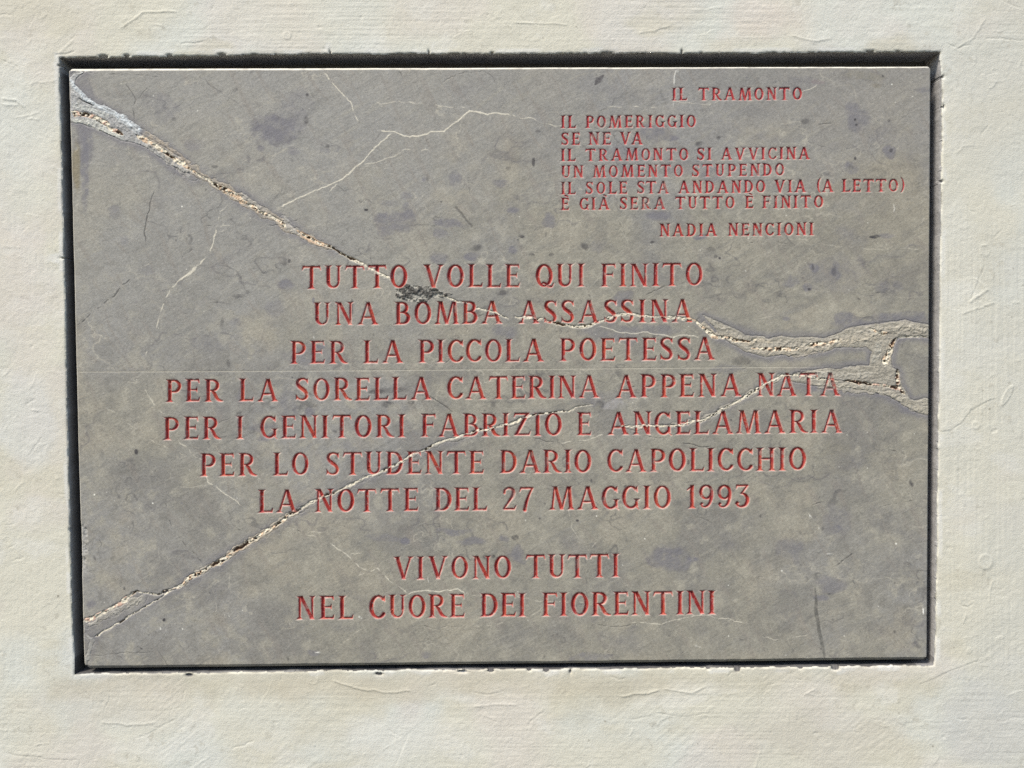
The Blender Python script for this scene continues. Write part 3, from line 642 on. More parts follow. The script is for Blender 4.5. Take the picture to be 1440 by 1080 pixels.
for st in [(385, 178, 34, 18, LIL, .75), (372, 186, 22, 10, LIL, .6), (420, 150, 20, 25, LIL, .4), (412, 210, 12, 9, LIL, .6), (365, 208, 6, 4, LIL, .7), (455, 210, 8, 4, LIL, .6), (390, 165, 3, 3, DRK, .5), (430, 168, 4, 5, DRK, .55),
           (432, 134, 2.4, 2.4, DRK, .6), (420, 185, 3, 4, DRK, .4), (386, 165, 5, 5, LIL, .8), (411, 144, 2, 2, LIL, .8), (459, 203, 3, 3, DRK, .4), (400, 178, 28, 14, LIL, .4),
           (558, 312, 28, 16, LIL, .75), (560, 304, 26, 6, LIL, .7), (632, 315, 22, 6, LIL, .8), (618, 330, 9, 8, LIL, .7), (668, 347, 9, 5, DRK, .45), (662, 358, 12, 6, LIL, .9), (617, 362, 12, 9, LIL, .7),
           (571, 276, 9, 6, LIL, .7), (570, 290, 5, 5, LIL, .5), (515, 295, 3.2, 1.8, DRK, .8), (405, 367, 2.6, 3, DRK, .75), (402, 398, 12, 8, LIL, .8), (545, 286, 14, 5, LIL, .4), (720, 295, 8, 7, LIL, .8), (720, 352, 8, 5, LIL, .8), (734, 332, 5, 2.4, DRK, .7),
           (748, 357, 4, 2, DRK, .7), (775, 358, 4, 2.4, DRK, .5), (822, 345, 6, 7, DRK, .45), (770, 310, 9, 12, LIL, .7), (840, 348, 14, 9, LIL, .4), (920, 186, 28, 10, LIL, .75), (945, 194, 12, 5, LIL, .9), (982, 203, 5, 4, DRK, .5),
           (960, 235, 30, 14, LIL, .5), (880, 215, 26, 18, LIL, .45), (1000, 245, 22, 10, LIL, .5), (925, 302, 20, 7, LIL, .85), (985, 334, 10, 4, LIL, .9), (1000, 350, 7, 4, DRK, .4), (918, 340, 4, 2, DRK, .6), (1006, 360, 3, 3, DRK, .6), (1012, 363, 2, 2, DRK, .7),
           (1208, 165, 16, 20, LIL, .7), (1204, 168, 2, 2, DRK, .8), (1206, 175, 2, 2, DRK, .7), (1250, 170, 2.4, 2.4, DRK, .45), (1135, 170, 7, 5, DRK, .35), (1203, 222, 2, 3, DRK, .8), (1196, 235, 10, 8, LIL, .9), (1197, 234, 4, 4, DRK, .5), (1252, 213, 8, 7, LIL, .8), (1254, 212, 3, 3, DRK, .5), (1245, 190, 18, 18, LIL, .3),
           (1231, 333, 8, 2.6, DRK, .7), (1248, 332, 12, 4, LIL, .6), (1146, 378, 7, 8, LIL, .9), (1144, 376, 2, 5, DRK, .6), (1176, 382, 7, 12, LIL, .95), (1174, 380, 4, 8, DRK, .5), (1112, 395, 14, 10, LIL, .6), (1137, 405, 7, 7, LIL, .8), (1139, 407, 2.4, 2.4, DRK, .6), (1175, 385, 44, 26, LIL, .35), (1190, 448, 13, 8, LIL, .8), (1107, 447, 6, 4, LIL, .7), (1250, 405, 18, 10, LIL, .4),
           (1270, 445, 40, 7, LIL, .7), (1200, 455, 30, 6, LIL, .55), (1285, 572, 20, 9, LIL, .8), (1250, 555, 25, 6, LIL, .7), (1130, 548, 40, 5, LIL, .5), (1045, 510, 12, 7, DRK, .35), (1020, 520, 30, 6, LIL, .5),
           (876, 418, 16, 10, LIL, .7), (860, 470, 40, 12, LIL, .6), (920, 462, 40, 7, LIL, .6), (710, 463, 16, 10, LIL, .7), (705, 412, 10, 4, DRK, .4), (850, 560, 40, 10, LIL, .5), (862, 570, 18, 6, (.33, .32, .34), .7), (842, 566, 6, 6, DRK, .45),
           (440, 500, 45, 16, LIL, .6), (450, 487, 12, 3, LIL, .9), (495, 432, 2, 14, DRK, .6), (440, 422, 2.2, 6, LIL, .9), (385, 430, 18, 12, LIL, .4), (437, 578, 7, 7, LIL, .9), (405, 575, 14, 22, LIL, .5), (370, 600, 26, 6, LIL, .5), (378, 617, 12, 7, LIL, .8),
           (545, 550, 30, 5, DRK, .35), (528, 551, 12, 4, DRK, .45), (545, 570, 8, 5, DRK, .4), (577, 566, 5, 3, DRK, .5), (440, 570, 10, 3, DRK, .3), (340, 556, 8, 12, LIL, .5),
           (570, 761, 9, 6, LIL, 1.0), (540, 756, 30, 6, LIL, .5), (665, 762, 22, 5, LIL, .7), (640, 748, 26, 5, LIL, .7), (725, 755, 5.5, 4, DRK, .85), (724, 778, 14, 14, LIL, .7), (684, 784, 6, 4.5, DRK, .8), (694, 783, 4, 3.2, DRK, .8), (710, 757, 8, 6, LIL, .7), (812, 732, 2.4, 2, DRK, .8), (766, 709, 1.6, 1.6, DRK, .7), (832, 676, 1.6, 3, DRK, .6), (968, 650, 2, 4, DRK, .6),
           (945, 787, 34, 14, LIL, .75), (975, 786, 10, 4, LIL, .9), (940, 772, 20, 8, LIL, .4), (1178, 744, 8, 6, LIL, .7), (1170, 735, 26, 22, LIL, .4), (1170, 822, 24, 14, LIL, .6), (1155, 842, 12, 5, LIL, .7), (1110, 775, 20, 14, LIL, .5), (1110, 850, 14, 18, (.2, .195, .19), .7), (1180, 640, 26, 32, (.205, .195, .175), .6), (1190, 650, 30, 16, LIL, .25),
           (190, 636, 3, 4, DRK, .7), (141, 636, 4, 6, DRK, .4), (230, 873, 2.4, 2.6, DRK, .85), (175, 828, 2, 2.4, DRK, .6), (126, 848, 7, 6, LIL, .7), (440, 918, 10, 4, LIL, .6), (600, 924, 8, 5, LIL, .6), (832, 926, 30, 7, LIL, .6), (380, 690, 30, 12, (.29, .28, .26), .4), (330, 455, 10, 6, LIL, .4), (312, 455, 2.4, 9, DRK, .35), (335, 415, 10, 3, DRK, .35), (320, 510, 3, 6, DRK, .4),
           (160, 300, 10, 9, LIL, .5), (150, 299, 5, 4, (.32, .31, .29), .5), (172, 338, 7, 8, LIL, .4), (205, 380, 12, 7, LIL, .35), (120, 170, 13, 60, LIL, .75), (106, 235, 7, 40, (.19, .165, .115), .8), (118, 240, 6, 60, LIL, .8), (330, 125, 4, 3, DRK, .5), (243, 166, 4, 3, DRK, .4), (272, 205, 14, 12, LIL, .45), (300, 232, 6, 3, DRK, .35), (225, 150, 25, 18, LIL, .35),
           (600, 250, 2, 5, DRK, .7), (596, 251, 3, 5, LIL, .9), (643, 252, 10, 12, LIL, .6), (750, 228, 2.4, 7, DRK, .6), (755, 185, 4, 2.4, DRK, .6), (715, 235, 4, 3, DRK, .4), (705, 258, 10, 6, LIL, .5), (1300, 125, 12, 4, LIL, .5), (1215, 105, 36, 8, (.20, .19, .17), .6), (1232, 118, 8, 4, (.2, .18, .15), .5), (1130, 118, 30, 10, LIL, .35), (1150, 115, 10, 4, (.22, .17, .19), .5)]:
    stain(*st[:6])
for k in range(260):      # flecks all over
    x, y = lr.uniform(110, 1300), lr.uniform(105, 930)
    r = lr.gamma(1.6, 0.5) + 0.5
    stain(x, y, r * lr.uniform(0.8, 2.2), r, DRK if lr.random() < .6 else LIL, lr.uniform(.15, .6), .8, lr.uniform(0, 3))
for k in range(26):
    x, y = lr.uniform(130, 1290), lr.uniform(120, 920)
    stain(x, y, lr.uniform(10, 40), lr.uniform(6, 16), LIL, lr.uniform(.15, .4), .9, lr.uniform(-.8, .3))

# cracks, veins and seams
def near(pts, M, wk=1.0):
    xs = [p[0] for p in pts]; ys = [p[1] for p in pts]
    s = gwin(min(xs) - M, max(xs) + M, min(ys) - M, max(ys) + M)
    d, t, sd, L = seg_dist(GX[s] + wk * WXp[s], GY[s] + wk * WYp[s], pts)
    return s, d, t, sd, L

IVO = (0.60, 0.57, 0.51)
def vein(pts, w, c, k, dh=0.0, gaps=0.0, wk=0.7):
    s, d, t, sd, L = near(pts, 10, wk)
    w = w * .88
    m = sstep(w + 0.42, w - 0.42, d) * sstep(0, 5, t) * sstep(0, 5, L - t)
    m = m * np.clip(1.0 + 1.6 * (brk[s] - gaps), 0, 1) if gaps else m
    mix(m, c, k, s); H[s] += dh * m

for pts, w, k, g in [
    ([(452, 101), (475, 124), (492, 142), (497, 155), (505, 172)], .75, .8, .02), ([(497, 142), (530, 144), (575, 142), (620, 147), (658, 152)], .7, .55, .4),
    ([(393, 290), (420, 277), (455, 262), (478, 253), (487, 247), (510, 226), (530, 206), (553, 186)], .85, .95, 0), ([(463, 271), (470, 262), (476, 256)], .7, .7, .1),
    ([(535, 183), (553, 184), (570, 190), (590, 190), (605, 186), (624, 184), (640, 172), (660, 155), (680, 158), (718, 162)], .9, .95, 0), ([(718, 161), (745, 167), (785, 176), (806, 177)], .7, .6, .3),
    ([(507, 230), (530, 228), (550, 220), (570, 211), (590, 212), (612, 205)], .65, .65, .1), ([(506, 233), (522, 233)], .5, .5, .1),
    ([(325, 281), (310, 297), (304, 318)], .7, .6, .3), ([(304, 316), (300, 340), (292, 358), (272, 380), (262, 387), (240, 405), (229, 430), (219, 462)], .9, .85, .1), ([(276, 375), (262, 387), (250, 396)], 1.6, .8, 0),
    ([(304, 318), (320, 317), (340, 322)], .7, .6, .3), ([(306, 327), (322, 321)], .6, .6, .2), ([(207, 490), (203, 503)], 1.0, .7, .2), ([(212, 368), (196, 378)], .8, .4, .2),
    ([(463, 762), (480, 775), (500, 793), (515, 803), (532, 801), (548, 815), (567, 830), (572, 837)], .75, .7, .2), ([(490, 779), (510, 777)], .6, .6, .2), ([(499, 811), (515, 804)], .6, .4, .3),
    ([(571, 837), (597, 830), (612, 833), (630, 831), (645, 830), (655, 836)], .8, .85, 0), ([(655, 836), (700, 839), (740, 841), (757, 846), (790, 848), (830, 846)], .65, .5, .4), ([(745, 866), (760, 856), (770, 850)], .6, .45, .3),
    ([(888, 878), (905, 876), (928, 880), (950, 873), (980, 865), (995, 865), (1010, 870), (1025, 871), (1035, 876), (1065, 876)], .65, .75, .15), ([(1065, 895), (1085, 898), (1092, 901), (1120, 896), (1150, 890)], .6, .5, .2),
    ([(600, 884), (640, 884), (700, 880), (722, 875)], .6, .45, .4), ([(460, 924), (480, 905), (497, 893), (515, 882)], .6, .5, .4),
    ([(203, 545), (210, 560), (228, 585)], 1.1, .5, .3), ([(250, 620), (275, 642), (288, 648)], .7, .6, .2), ([(291, 668), (293, 680), (305, 684), (322, 700), (338, 712)], .75, .75, .1),
    ([(120, 560), (150, 575), (180, 595), (210, 618), (240, 632)], .6, .4, .4), ([(840, 459), (868, 466), (888, 468), (905, 467), (925, 469), (945, 475), (965, 471), (985, 474)], .7, .75, 0),
    ([(530, 144), (540, 150)], .6, .3, 0), ([(855, 152), (875, 149), (900, 150), (925, 151)], .7, .6, .2), ([(945, 142), (965, 145), (990, 147), (1008, 143), (1018, 138)], .5, .5, .1), ([(1128, 130), (1140, 125), (1150, 119)], .6, .7, 0),
    ([(835, 571), (850, 580), (862, 587)], .6, .6, .2), ([(785, 626), (800, 623), (830, 618), (854, 611)], .65, .7, .1), ([(1000, 445), (1040, 450), (1100, 443)], .5, .25, .3),
    ([(960, 355), (1000, 348)], .5, .2, .2), ([(296, 817), (302, 840), (306, 880), (308, 925)], .6, .3, .35), ([(800, 715), (804, 740), (812, 752), (816, 765)], .6, .4, .3), ([(825, 775), (840, 762), (860, 748)], .6, .35, .35),
    ([(420, 745), (440, 750), (455, 748)], .9, .5, .3), ([(425, 752), (445, 756)], .8, .4, .3), ([(805, 298), (802, 330), (800, 368)], .6, .3, .35), ([(872, 310), (884, 340), (888, 370)], .5, .25, .3),
    ([(1108, 334), (1150, 341), (1190, 347), (1240, 351), (1305, 350)], .6, .3, .2), ([(1200, 414), (1240, 418), (1305, 418)], .5, .25, .2), ([(735, 352), (740, 330)], .4, .2, 0)]:
    vein(pts, w, IVO, k, 0.12, g)
vein([(107, 523), (300, 522.5), (520, 521), (900, 518), (1130, 516), (1262, 515)], .6, (.41, .39, .35), .75, -0.25, 0.0, 0.06)
for pts, w, k, g in [
    ([(176, 105), (178, 118), (184, 130), (191, 141), (187, 155), (188, 170)], .55, .75, .1), ([(191, 141), (203, 128), (220, 112)], .5, .5, .3), ([(150, 104), (200, 105), (228, 108)], .5, .5, .2), ([(217, 268), (209, 285), (205, 310), (202, 343)], .75, .75, 0),
    ([(107, 460), (125, 445), (145, 428), (165, 408), (182, 392)], .75, .7, .25), ([(255, 365), (270, 348)], .7, .5, .1), ([(232, 705), (235, 725), (240, 742), (258, 765), (275, 780), (287, 795)], .6, .6, .15), ([(318, 715), (326, 735), (340, 752)], .6, .45, .3),
    ([(605, 558), (622, 568), (640, 580)], .7, .75, 0), ([(747, 615), (768, 620), (788, 627)], .6, .6, .1), ([(895, 610), (925, 618), (950, 612)], .5, .5, .2), ([(960, 622), (975, 626), (1000, 629)], .7, .8, 0), ([(905, 418), (930, 404), (945, 395)], .6, .5, .15),
    ([(655, 470), (662, 455), (680, 440)], .6, .5, .2), ([(625, 515), (632, 508), (640, 495)], .6, .5, .2), ([(650, 453), (660, 468)], .5, .4, .1), ([(880, 548), (910, 538), (950, 533), (1000, 530), (1030, 520)], .7, .55, .2), ([(1035, 525), (1050, 518), (1068, 530)], .6, .6, .1),
    ([(640, 287), (652, 304), (666, 324)], 1.9, .55, 0), ([(1174, 796), (1183, 790), (1202, 778)], .7, .75, .1), ([(1240, 712), (1262, 708), (1288, 704)], .5, .45, .1), ([(1140, 712), (1152, 707), (1160, 704)], .7, .6, .1), ([(1252, 633), (1258, 633), (1263, 635)], .9, .6, 0), ([(1150, 175), (1160, 174), (1172, 174)], .6, .6, 0), ([(980, 727), (990, 730), (1006, 738)], .6, .6, .1), ([(575, 880), (610, 884), (650, 880)], .5, .5, .2),
    ([(840, 878), (870, 881), (890, 880)], .55, .6, .1), ([(400, 740), (425, 748)], .7, .6, .1), ([(800, 190), (808, 210), (812, 228)], .55, .55, .2), ([(863, 301), (875, 320), (880, 332)], .5, .4, .2), ([(1040, 345), (1080, 336), (1110, 342)], .5, .35, .2),
    ([(116, 925), (160, 921), (220, 916)], .5, .5, .2), ([(222, 916), (232, 930), (236, 940)], .5, .6, 0), ([(680, 98), (640, 105), (620, 115)], .5, .4, .2), ([(680, 98), (695, 108), (702, 125)], .5, .45, .2), ([(375, 318), (400, 315), (420, 308)], .6, .5, .2), ([(270, 318), (300, 318)], .6, .4, .3),
    ([(560, 98), (572, 118)], .7, .4, .2), ([(300, 600), (370, 560)], .5, .2, .3), ([(1205, 395), (1210, 406), (1225, 412), (1245, 411)], .7, .3, .2)]:
    vein(pts, w, (.075, .072, .075), k, -0.4, g)
def smear(pts, w, c, k):
    s, d, t, sd, L = near(pts, 12, .22)
    ww = np.interp(t / L, np.linspace(0, 1, len(w)), w)
    mix(sstep(ww + .8, ww - .8, d) * np.clip(.8 + .35 * brk2[s], .3, 1), c, k, s)
smear([(1147, 824), (1148, 845), (1149, 866), (1153, 890), (1158, 910), (1161, 926)], [.3, 1.9, 2.8, 2.2, 2.5, 1.2], (.085, .085, .084), .8)
smear([(838, 118), (842, 112), (848, 106)], [1.5, 5.2, 1.5], (.07, .065, .075), .85)
for k in range(70):       # faint random hairlines and rub marks
    x, y, a = lr.uniform(120, 1280), lr.uniform(110, 920), lr.normal(-0.4, 0.7)
    L = lr.uniform(8, 45)
    vein([(x, y), (x + L * .5 * math.cos(a), y + L * .5 * math.sin(a) + lr.normal(0, 2)), (x + L * math.cos(a), y + L * math.sin(a))], lr.uniform(.35, .6), IVO if lr.random() < .45 else (.1, .1, .1), lr.uniform(.1, .4), 0, .25)

# white drips, splashes and chips of paint
PAINT = (0.72, 0.72, 0.72)
for pts, w, k in [([(952, 97), (949, 108), (948, 121)], 1.0, .55), ([(955, 97), (952, 104)], 1.6, .45), ([(948, 142), (948, 152)], .8, .3), ([(1299.5, 854), (1299.5, 866)], 1.1, .95), ([(441, 471), (442, 478)], .9, .9), ([(740, 462), (741, 467)], 1.0, .8), ([(1137, 722), (1143, 729)], .6, .8), ([(1138, 730), (1140, 722)], .5, .6), ([(977, 911), (982, 909)], 1.7, .95),
                  ([(980, 911), (988, 912)], .5, .5), ([(1104, 924), (1108, 921)], 1.5, .9), ([(1256, 285), (1259, 292), (1257, 300)], 1.0, .35), ([(441, 919), (452, 918)], 1.3, .6), ([(600, 810), (603, 822)], .7, .4), ([(132, 845 + 24), (140, 868)], .8, .3), ([(1167, 608), (1167, 614)], .8, .4), ([(1160, 780), (1172, 778)], 1.2, .3)]:
    vein(pts, w, PAINT, k, .3, 0, .35)
for (x, y, r, k) in [(255, 290, 1.1, .9), (132, 696, 1.1, .9), (214, 708, 1.0, .9), (225, 885, 1.0, .8), (256, 885, 1.0, .8), (1261, 765, 1.3, .95), (1100, 803, 1.2, .8), (1255, 118, 1.0, .8), (1284, 135, .8, .5), (839, 726, 1.0, .8), (739, 732, 1.0, .5), (907, 758, 1.0, .6), (1188, 892 + 3, .8, .6), (1025, 895, .9, .7), (548, 697, 1.6, .6), (552, 695, 1.2, .6), (215, 134, .9, .5), (277, 155, 1.0, .6), (505, 868, 1.4, .6), (508, 870, 1.2, .4)] + [(lr.uniform(120, 1290), lr.uniform(110, 930), lr.uniform(.4, .8), lr.uniform(.3, .8)) for _ in range(110)]:
    s = gwin(x - 4, x + 4, y - 4, y + 4)
    mix(sstep(r + .4, r - .3, np.hypot(GX[s] - x, GY[s] - y)), (.7, .7, .68), k, s)

# repair mortar: areas, then broken seams with crumbs and pits
SE = np.zeros(GX.shape, np.float32)
PART = np.zeros(GX.shape, np.int8)       # 0 stone, 1.. the seams
def area(P, part, c, k, dh, rim=True):
    xs = [p[0] for p in P]; ys = [p[1] for p in P]
    s = gwin(min(xs) - 8, max(xs) + 8, min(ys) - 8, max(ys) + 8)
    X, Y = GX[s] + WXp[s] * .7, GY[s] + WYp[s] * .7
    ins = poly_inside(P, X, Y)
    d, _, _, _ = seg_dist(X, Y, P, True)
    sd = np.where(ins, d, -d)
    a = sstep(-0.5, 0.9, sd)
    mix(a * np.clip(0.85 + .4 * brk[s], .4, 1), c, k, s)
    H[s] += dh * sstep(-.5, 2.5, sd) + (0.30 * brk2[s] + .12 * brk[s]) * a
    if rim:
        H[s] -= 0.55 * np.exp(-((sd + .3) / .8) ** 2)
        mix(np.exp(-((sd + 2.5) / 5.0) ** 2) * (sd < .5), LIL, .6, s)
    PART[s] = np.where(sd > 0.0, part, PART[s])
    return s, sd

area([(97, 109), (104, 103), (117, 101), (107, 111), (106, 120), (116, 132), (135, 145), (155, 157), (175, 168), (190, 180), (199, 189), (224, 204), (252, 222), (272, 244), (262, 244), (250, 238), (230, 226), (208, 210), (190, 199), (170, 198), (150, 187), (130, 178), (110, 172), (97, 171)], 1, (0.37, 0.375, 0.40), .9, .15)
s, d, t, sd, L = near([(98, 112), (104, 125), (120, 138), (145, 152), (170, 166), (196, 184)], 14)
mix(np.exp(-(d / 3.2) ** 2) * np.clip(.5 + brk[s], 0, 1), (.56, .58, .62), .8, s); H[s] += .5 * np.exp(-(d / 2.5) ** 2)
s, d, t, sd, L = near([(98, 168), (120, 171), (150, 182), (172, 193)], 14)
mix(np.exp(-(d / 3.0) ** 2) * np.clip(.5 + brk[s], 0, 1), (.50, .51, .49), .7, s)
vein([(108, 137), (120, 143), (132, 149)], 1.0, (.05, .05, .055), .8, -1.5, 0, .3)
# right-hand repair, a band running round a stone island
area([(990, 444), (1020, 457), (1048, 471), (1080, 474), (1110, 473), (1150, 476), (1172, 471), (1200, 461), (1240, 453), (1275, 450), (1309, 456), (1309, 474), (1275, 474), (1262, 476), (1256, 500), (1256, 515), (1264, 520), (1270, 540), (1279, 561), (1309, 562), (1309, 586), (1292, 581), (1268, 568), (1245, 556), (1218, 549), (1185, 546), (1140, 541), (1112, 536), (1116, 527), (1150, 520), (1200, 516), (1225, 514), (1227, 494), (1218, 487), (1190, 488), (1150, 494), (1110, 500), (1075, 501), (1050, 494), (1020, 480)], 4, (0.335, 0.315, 0.285), .85, .1)
s, sd = area([(1000, 447), (1030, 466), (1060, 478), (1110, 478), (1150, 479), (1190, 471), (1240, 458), (1290, 456), (1306, 462), (1300, 471), (1250, 470), (1190, 482), (1120, 494), (1070, 494), (1030, 480)], 4, (.37, .345, .31), .6, .1, False)

OCH, PNK, PIT = (0.56, 0.39, 0.275), (0.50, 0.31, 0.26), (0.085, 0.05, 0.036)  # PIT: dark brown for dirt, with the shade of deep holes painted in
crumb_a = vnoise(gu, gv, 2.6, 2.6, 141) * .7 + fbm(gu, gv, 24, 143, 3) * .9; crumb_b = fbm(gu, gv, 4.5, 142, 2)
def seam(pts, w, part, tint, pits=0.5, halo=.1, wide=None, edge=True, amp=1.0):
    s, d, t, sdd, L = near(pts, 16, 0.8)
    if isinstance(w, (list, tuple)):
        ww = np.interp(t, np.linspace(0, L, len(w)), w)
    else: ww = w
    ww = ww * np.clip(1 + 0.45 * brk[s], .45, 1.6) * np.minimum(1, np.minimum(t, L - t) / 4 + .25)
    a = sstep(ww + .4, ww - .4, d)
    mix(np.exp(-(np.maximum(d - ww, 0) / 5.5) ** 2) * (1 - a), LIL, halo, s)
    col = np.empty(C[s].shape, np.float32); col[:] = (.60, .56, .49)
    k = sstep(-.1, .5, crumb_b[s])[..., None]
    col = col * (1 - k * .75) + np.array(tint, np.float32) * k * .75
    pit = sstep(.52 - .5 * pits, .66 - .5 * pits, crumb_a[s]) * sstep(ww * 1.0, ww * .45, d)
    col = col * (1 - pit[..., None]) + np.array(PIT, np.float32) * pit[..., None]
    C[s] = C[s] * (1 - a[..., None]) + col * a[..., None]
    H[s] += a * (-0.5 + amp * (.8 * brk2[s] + .7 * crumb_b[s])) - 2.6 * pit * a
    if edge: H[s] -= .5 * np.exp(-((d - ww) / .7) ** 2)
    PART[s] = np.where(d < ww, part, PART[s]); SE[s] = np.maximum(SE[s], a)

def band(pts, w, c, k, part=0, off=0.0):
    s, d, t, sdd, L = near(pts, 24, 0.9)
    ww = np.interp(t, np.linspace(0, L, len(w)), w) if isinstance(w, (list, tuple)) else w
    dd = np.where(off * sdd > 0, d * .55, d) if off else d
    dd = dd + 2.2 * brk[s] + 1.1 * brk2[s]
    a = sstep(ww + .8, ww - .8, dd) * sstep(0, 6, t) * sstep(0, 6, L - t)
    mix(np.exp(-(np.maximum(dd - ww, 0) / 7.0) ** 2) * (1 - a) * (PART[s] == 0) * np.clip(.9 + .8 * brk[s], .1, 1), (.17, .165, .19), .55, s)
    H[s] -= .45 * np.exp(-((dd - ww) / .8) ** 2) * (PART[s] == 0)
    mix(a * np.clip(.8 + .5 * brk2[s] + .25 * brk[s], .2, 1), c, k, s)
    H[s] += .25 * a * (1 + brk2[s])
    if part: PART[s] = np.where(a > .5, part, PART[s])

TAN, ASH = (.40, .345, .29), (.40, .39, .385)
band([(196, 186), (222, 205), (250, 225), (290, 250), (322, 268), (360, 293), (402, 318), (440, 337), (470, 352)], [7, 8, 7, 5, 7, 6, 5, 5, 3], TAN, .8, 1)
band([(200, 200), (228, 218), (255, 238), (272, 250)], 5, ASH, .8, 1)
band([(335, 272), (352, 284), (368, 296)], 4, ASH, .7, 1); band([(395, 308), (412, 322), (430, 330)], 4.5, ASH, .7, 1)
band([(100, 112), (106, 128), (122, 139), (148, 154), (172, 167), (197, 185)], [3, 3.5, 4.5, 4.5, 5, 4], (.54, .585, .65), .9, 1)
band([(99, 145), (118, 150), (135, 158), (152, 165)], 3.5, (.50, .52, .52), .7, 1)
band([(98, 167), (122, 171), (150, 183), (172, 194)], 3.5, (.54, .55, .53), .8, 1)
band([(148, 162), (165, 172), (182, 184)], 5, (.36, .365, .39), .7, 1)
band([(98, 104), (108, 101), (125, 100)], 2.2, (.58, .58, .58), .8, 1)
band([(250, 826), (285, 804), (336, 772), (384, 741), (420, 716)], [3.5, 4, 5, 4, 3.5], TAN, .65, 2)
band([(122, 882), (150, 868), (180, 848), (205, 842)], 4, (.36, .345, .33), .7, 2)
band([(119, 893), (128, 905), (124, 918), (121, 934)], 3, (.33, .33, .345), .6)
band([(985, 452), (1008, 472), (1050, 481), (1090, 478)], [2, 4, 4, 2], (.47, .42, .35), .75, 4)
band([(1050, 490), (1090, 494), (1130, 492), (1180, 483), (1215, 474), (1250, 471)], [3, 7, 7, 6, 4, 3], (.44, .40, .345), .7, 4)
band([(1215, 462), (1250, 460), (1290, 463), (1306, 468)], 4, (.40, .375, .335), .6, 4)
band([(1258, 476), (1250, 497), (1245, 514)], 5, (.48, .42, .345), .7, 4); band([(1238, 480), (1234, 500), (1232, 512)], 5, (.42, .41, .385), .7, 4)
band([(1130, 527), (1180, 527), (1230, 526)], 5, (.42, .40, .37), .7, 4); band([(1150, 541), (1200, 546), (1250, 553), (1285, 572), (1306, 577)], 5, (.40, .375, .33), .65, 4)
band([(872, 601), (935, 599), (985, 592), (1022, 574), (1064, 548), (1098, 530)], 3, (.36, .33, .30), .5)
band([(420, 718), (480, 690), (558, 655), (622, 623), (705, 600), (762, 582)], 2, (.31, .295, .275), .4)

# upper left
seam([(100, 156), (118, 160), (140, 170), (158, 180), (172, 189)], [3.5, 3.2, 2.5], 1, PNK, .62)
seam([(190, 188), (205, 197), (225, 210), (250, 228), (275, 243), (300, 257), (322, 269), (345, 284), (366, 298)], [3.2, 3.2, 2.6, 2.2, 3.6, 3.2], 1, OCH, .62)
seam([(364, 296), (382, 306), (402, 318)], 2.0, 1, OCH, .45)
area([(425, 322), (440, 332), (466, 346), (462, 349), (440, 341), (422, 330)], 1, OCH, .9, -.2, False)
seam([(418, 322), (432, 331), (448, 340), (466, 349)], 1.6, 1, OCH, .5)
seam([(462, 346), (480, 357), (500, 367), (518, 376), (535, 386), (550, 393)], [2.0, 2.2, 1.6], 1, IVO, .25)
# lower left
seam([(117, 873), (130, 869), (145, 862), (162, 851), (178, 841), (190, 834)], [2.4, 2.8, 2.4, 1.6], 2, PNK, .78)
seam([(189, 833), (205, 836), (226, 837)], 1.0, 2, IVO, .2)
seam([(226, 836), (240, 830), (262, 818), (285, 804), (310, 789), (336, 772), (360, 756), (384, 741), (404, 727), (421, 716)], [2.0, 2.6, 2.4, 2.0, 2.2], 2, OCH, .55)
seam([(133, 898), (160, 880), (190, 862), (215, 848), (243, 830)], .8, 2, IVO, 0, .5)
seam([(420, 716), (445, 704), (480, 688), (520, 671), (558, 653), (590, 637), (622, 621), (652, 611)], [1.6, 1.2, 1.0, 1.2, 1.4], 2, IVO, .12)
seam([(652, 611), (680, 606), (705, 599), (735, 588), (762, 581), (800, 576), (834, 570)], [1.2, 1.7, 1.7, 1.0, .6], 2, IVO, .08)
# middle
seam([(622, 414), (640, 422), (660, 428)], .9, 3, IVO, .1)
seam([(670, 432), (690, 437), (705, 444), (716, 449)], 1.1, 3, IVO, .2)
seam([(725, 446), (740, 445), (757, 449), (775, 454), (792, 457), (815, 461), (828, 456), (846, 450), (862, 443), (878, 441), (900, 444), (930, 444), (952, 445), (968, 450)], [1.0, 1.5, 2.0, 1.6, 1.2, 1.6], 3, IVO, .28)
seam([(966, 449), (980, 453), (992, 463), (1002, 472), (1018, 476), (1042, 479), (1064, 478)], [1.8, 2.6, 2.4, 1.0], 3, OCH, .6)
# right
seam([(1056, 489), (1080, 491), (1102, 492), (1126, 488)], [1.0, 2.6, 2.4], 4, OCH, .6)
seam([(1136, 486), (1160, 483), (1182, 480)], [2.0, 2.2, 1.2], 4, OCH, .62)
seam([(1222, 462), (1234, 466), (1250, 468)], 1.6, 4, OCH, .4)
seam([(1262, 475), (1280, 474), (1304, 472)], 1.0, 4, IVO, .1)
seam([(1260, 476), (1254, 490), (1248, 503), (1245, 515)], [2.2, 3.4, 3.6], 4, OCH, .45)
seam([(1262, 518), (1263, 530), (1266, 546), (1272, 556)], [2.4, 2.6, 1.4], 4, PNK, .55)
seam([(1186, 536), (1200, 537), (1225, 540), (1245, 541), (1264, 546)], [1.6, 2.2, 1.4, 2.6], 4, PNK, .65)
seam([(872, 601), (890, 599), (905, 598), (935, 599), (962, 597), (985, 592), (1004, 584), (1022, 574), (1042, 562), (1064, 548), (1080, 538), (1098, 530), (1120, 529), (1150, 533), (1178, 535)], [1.4, 1.5, 1.5, 1.8, 1.8, 1.4, 1.2], 5, IVO, .35)
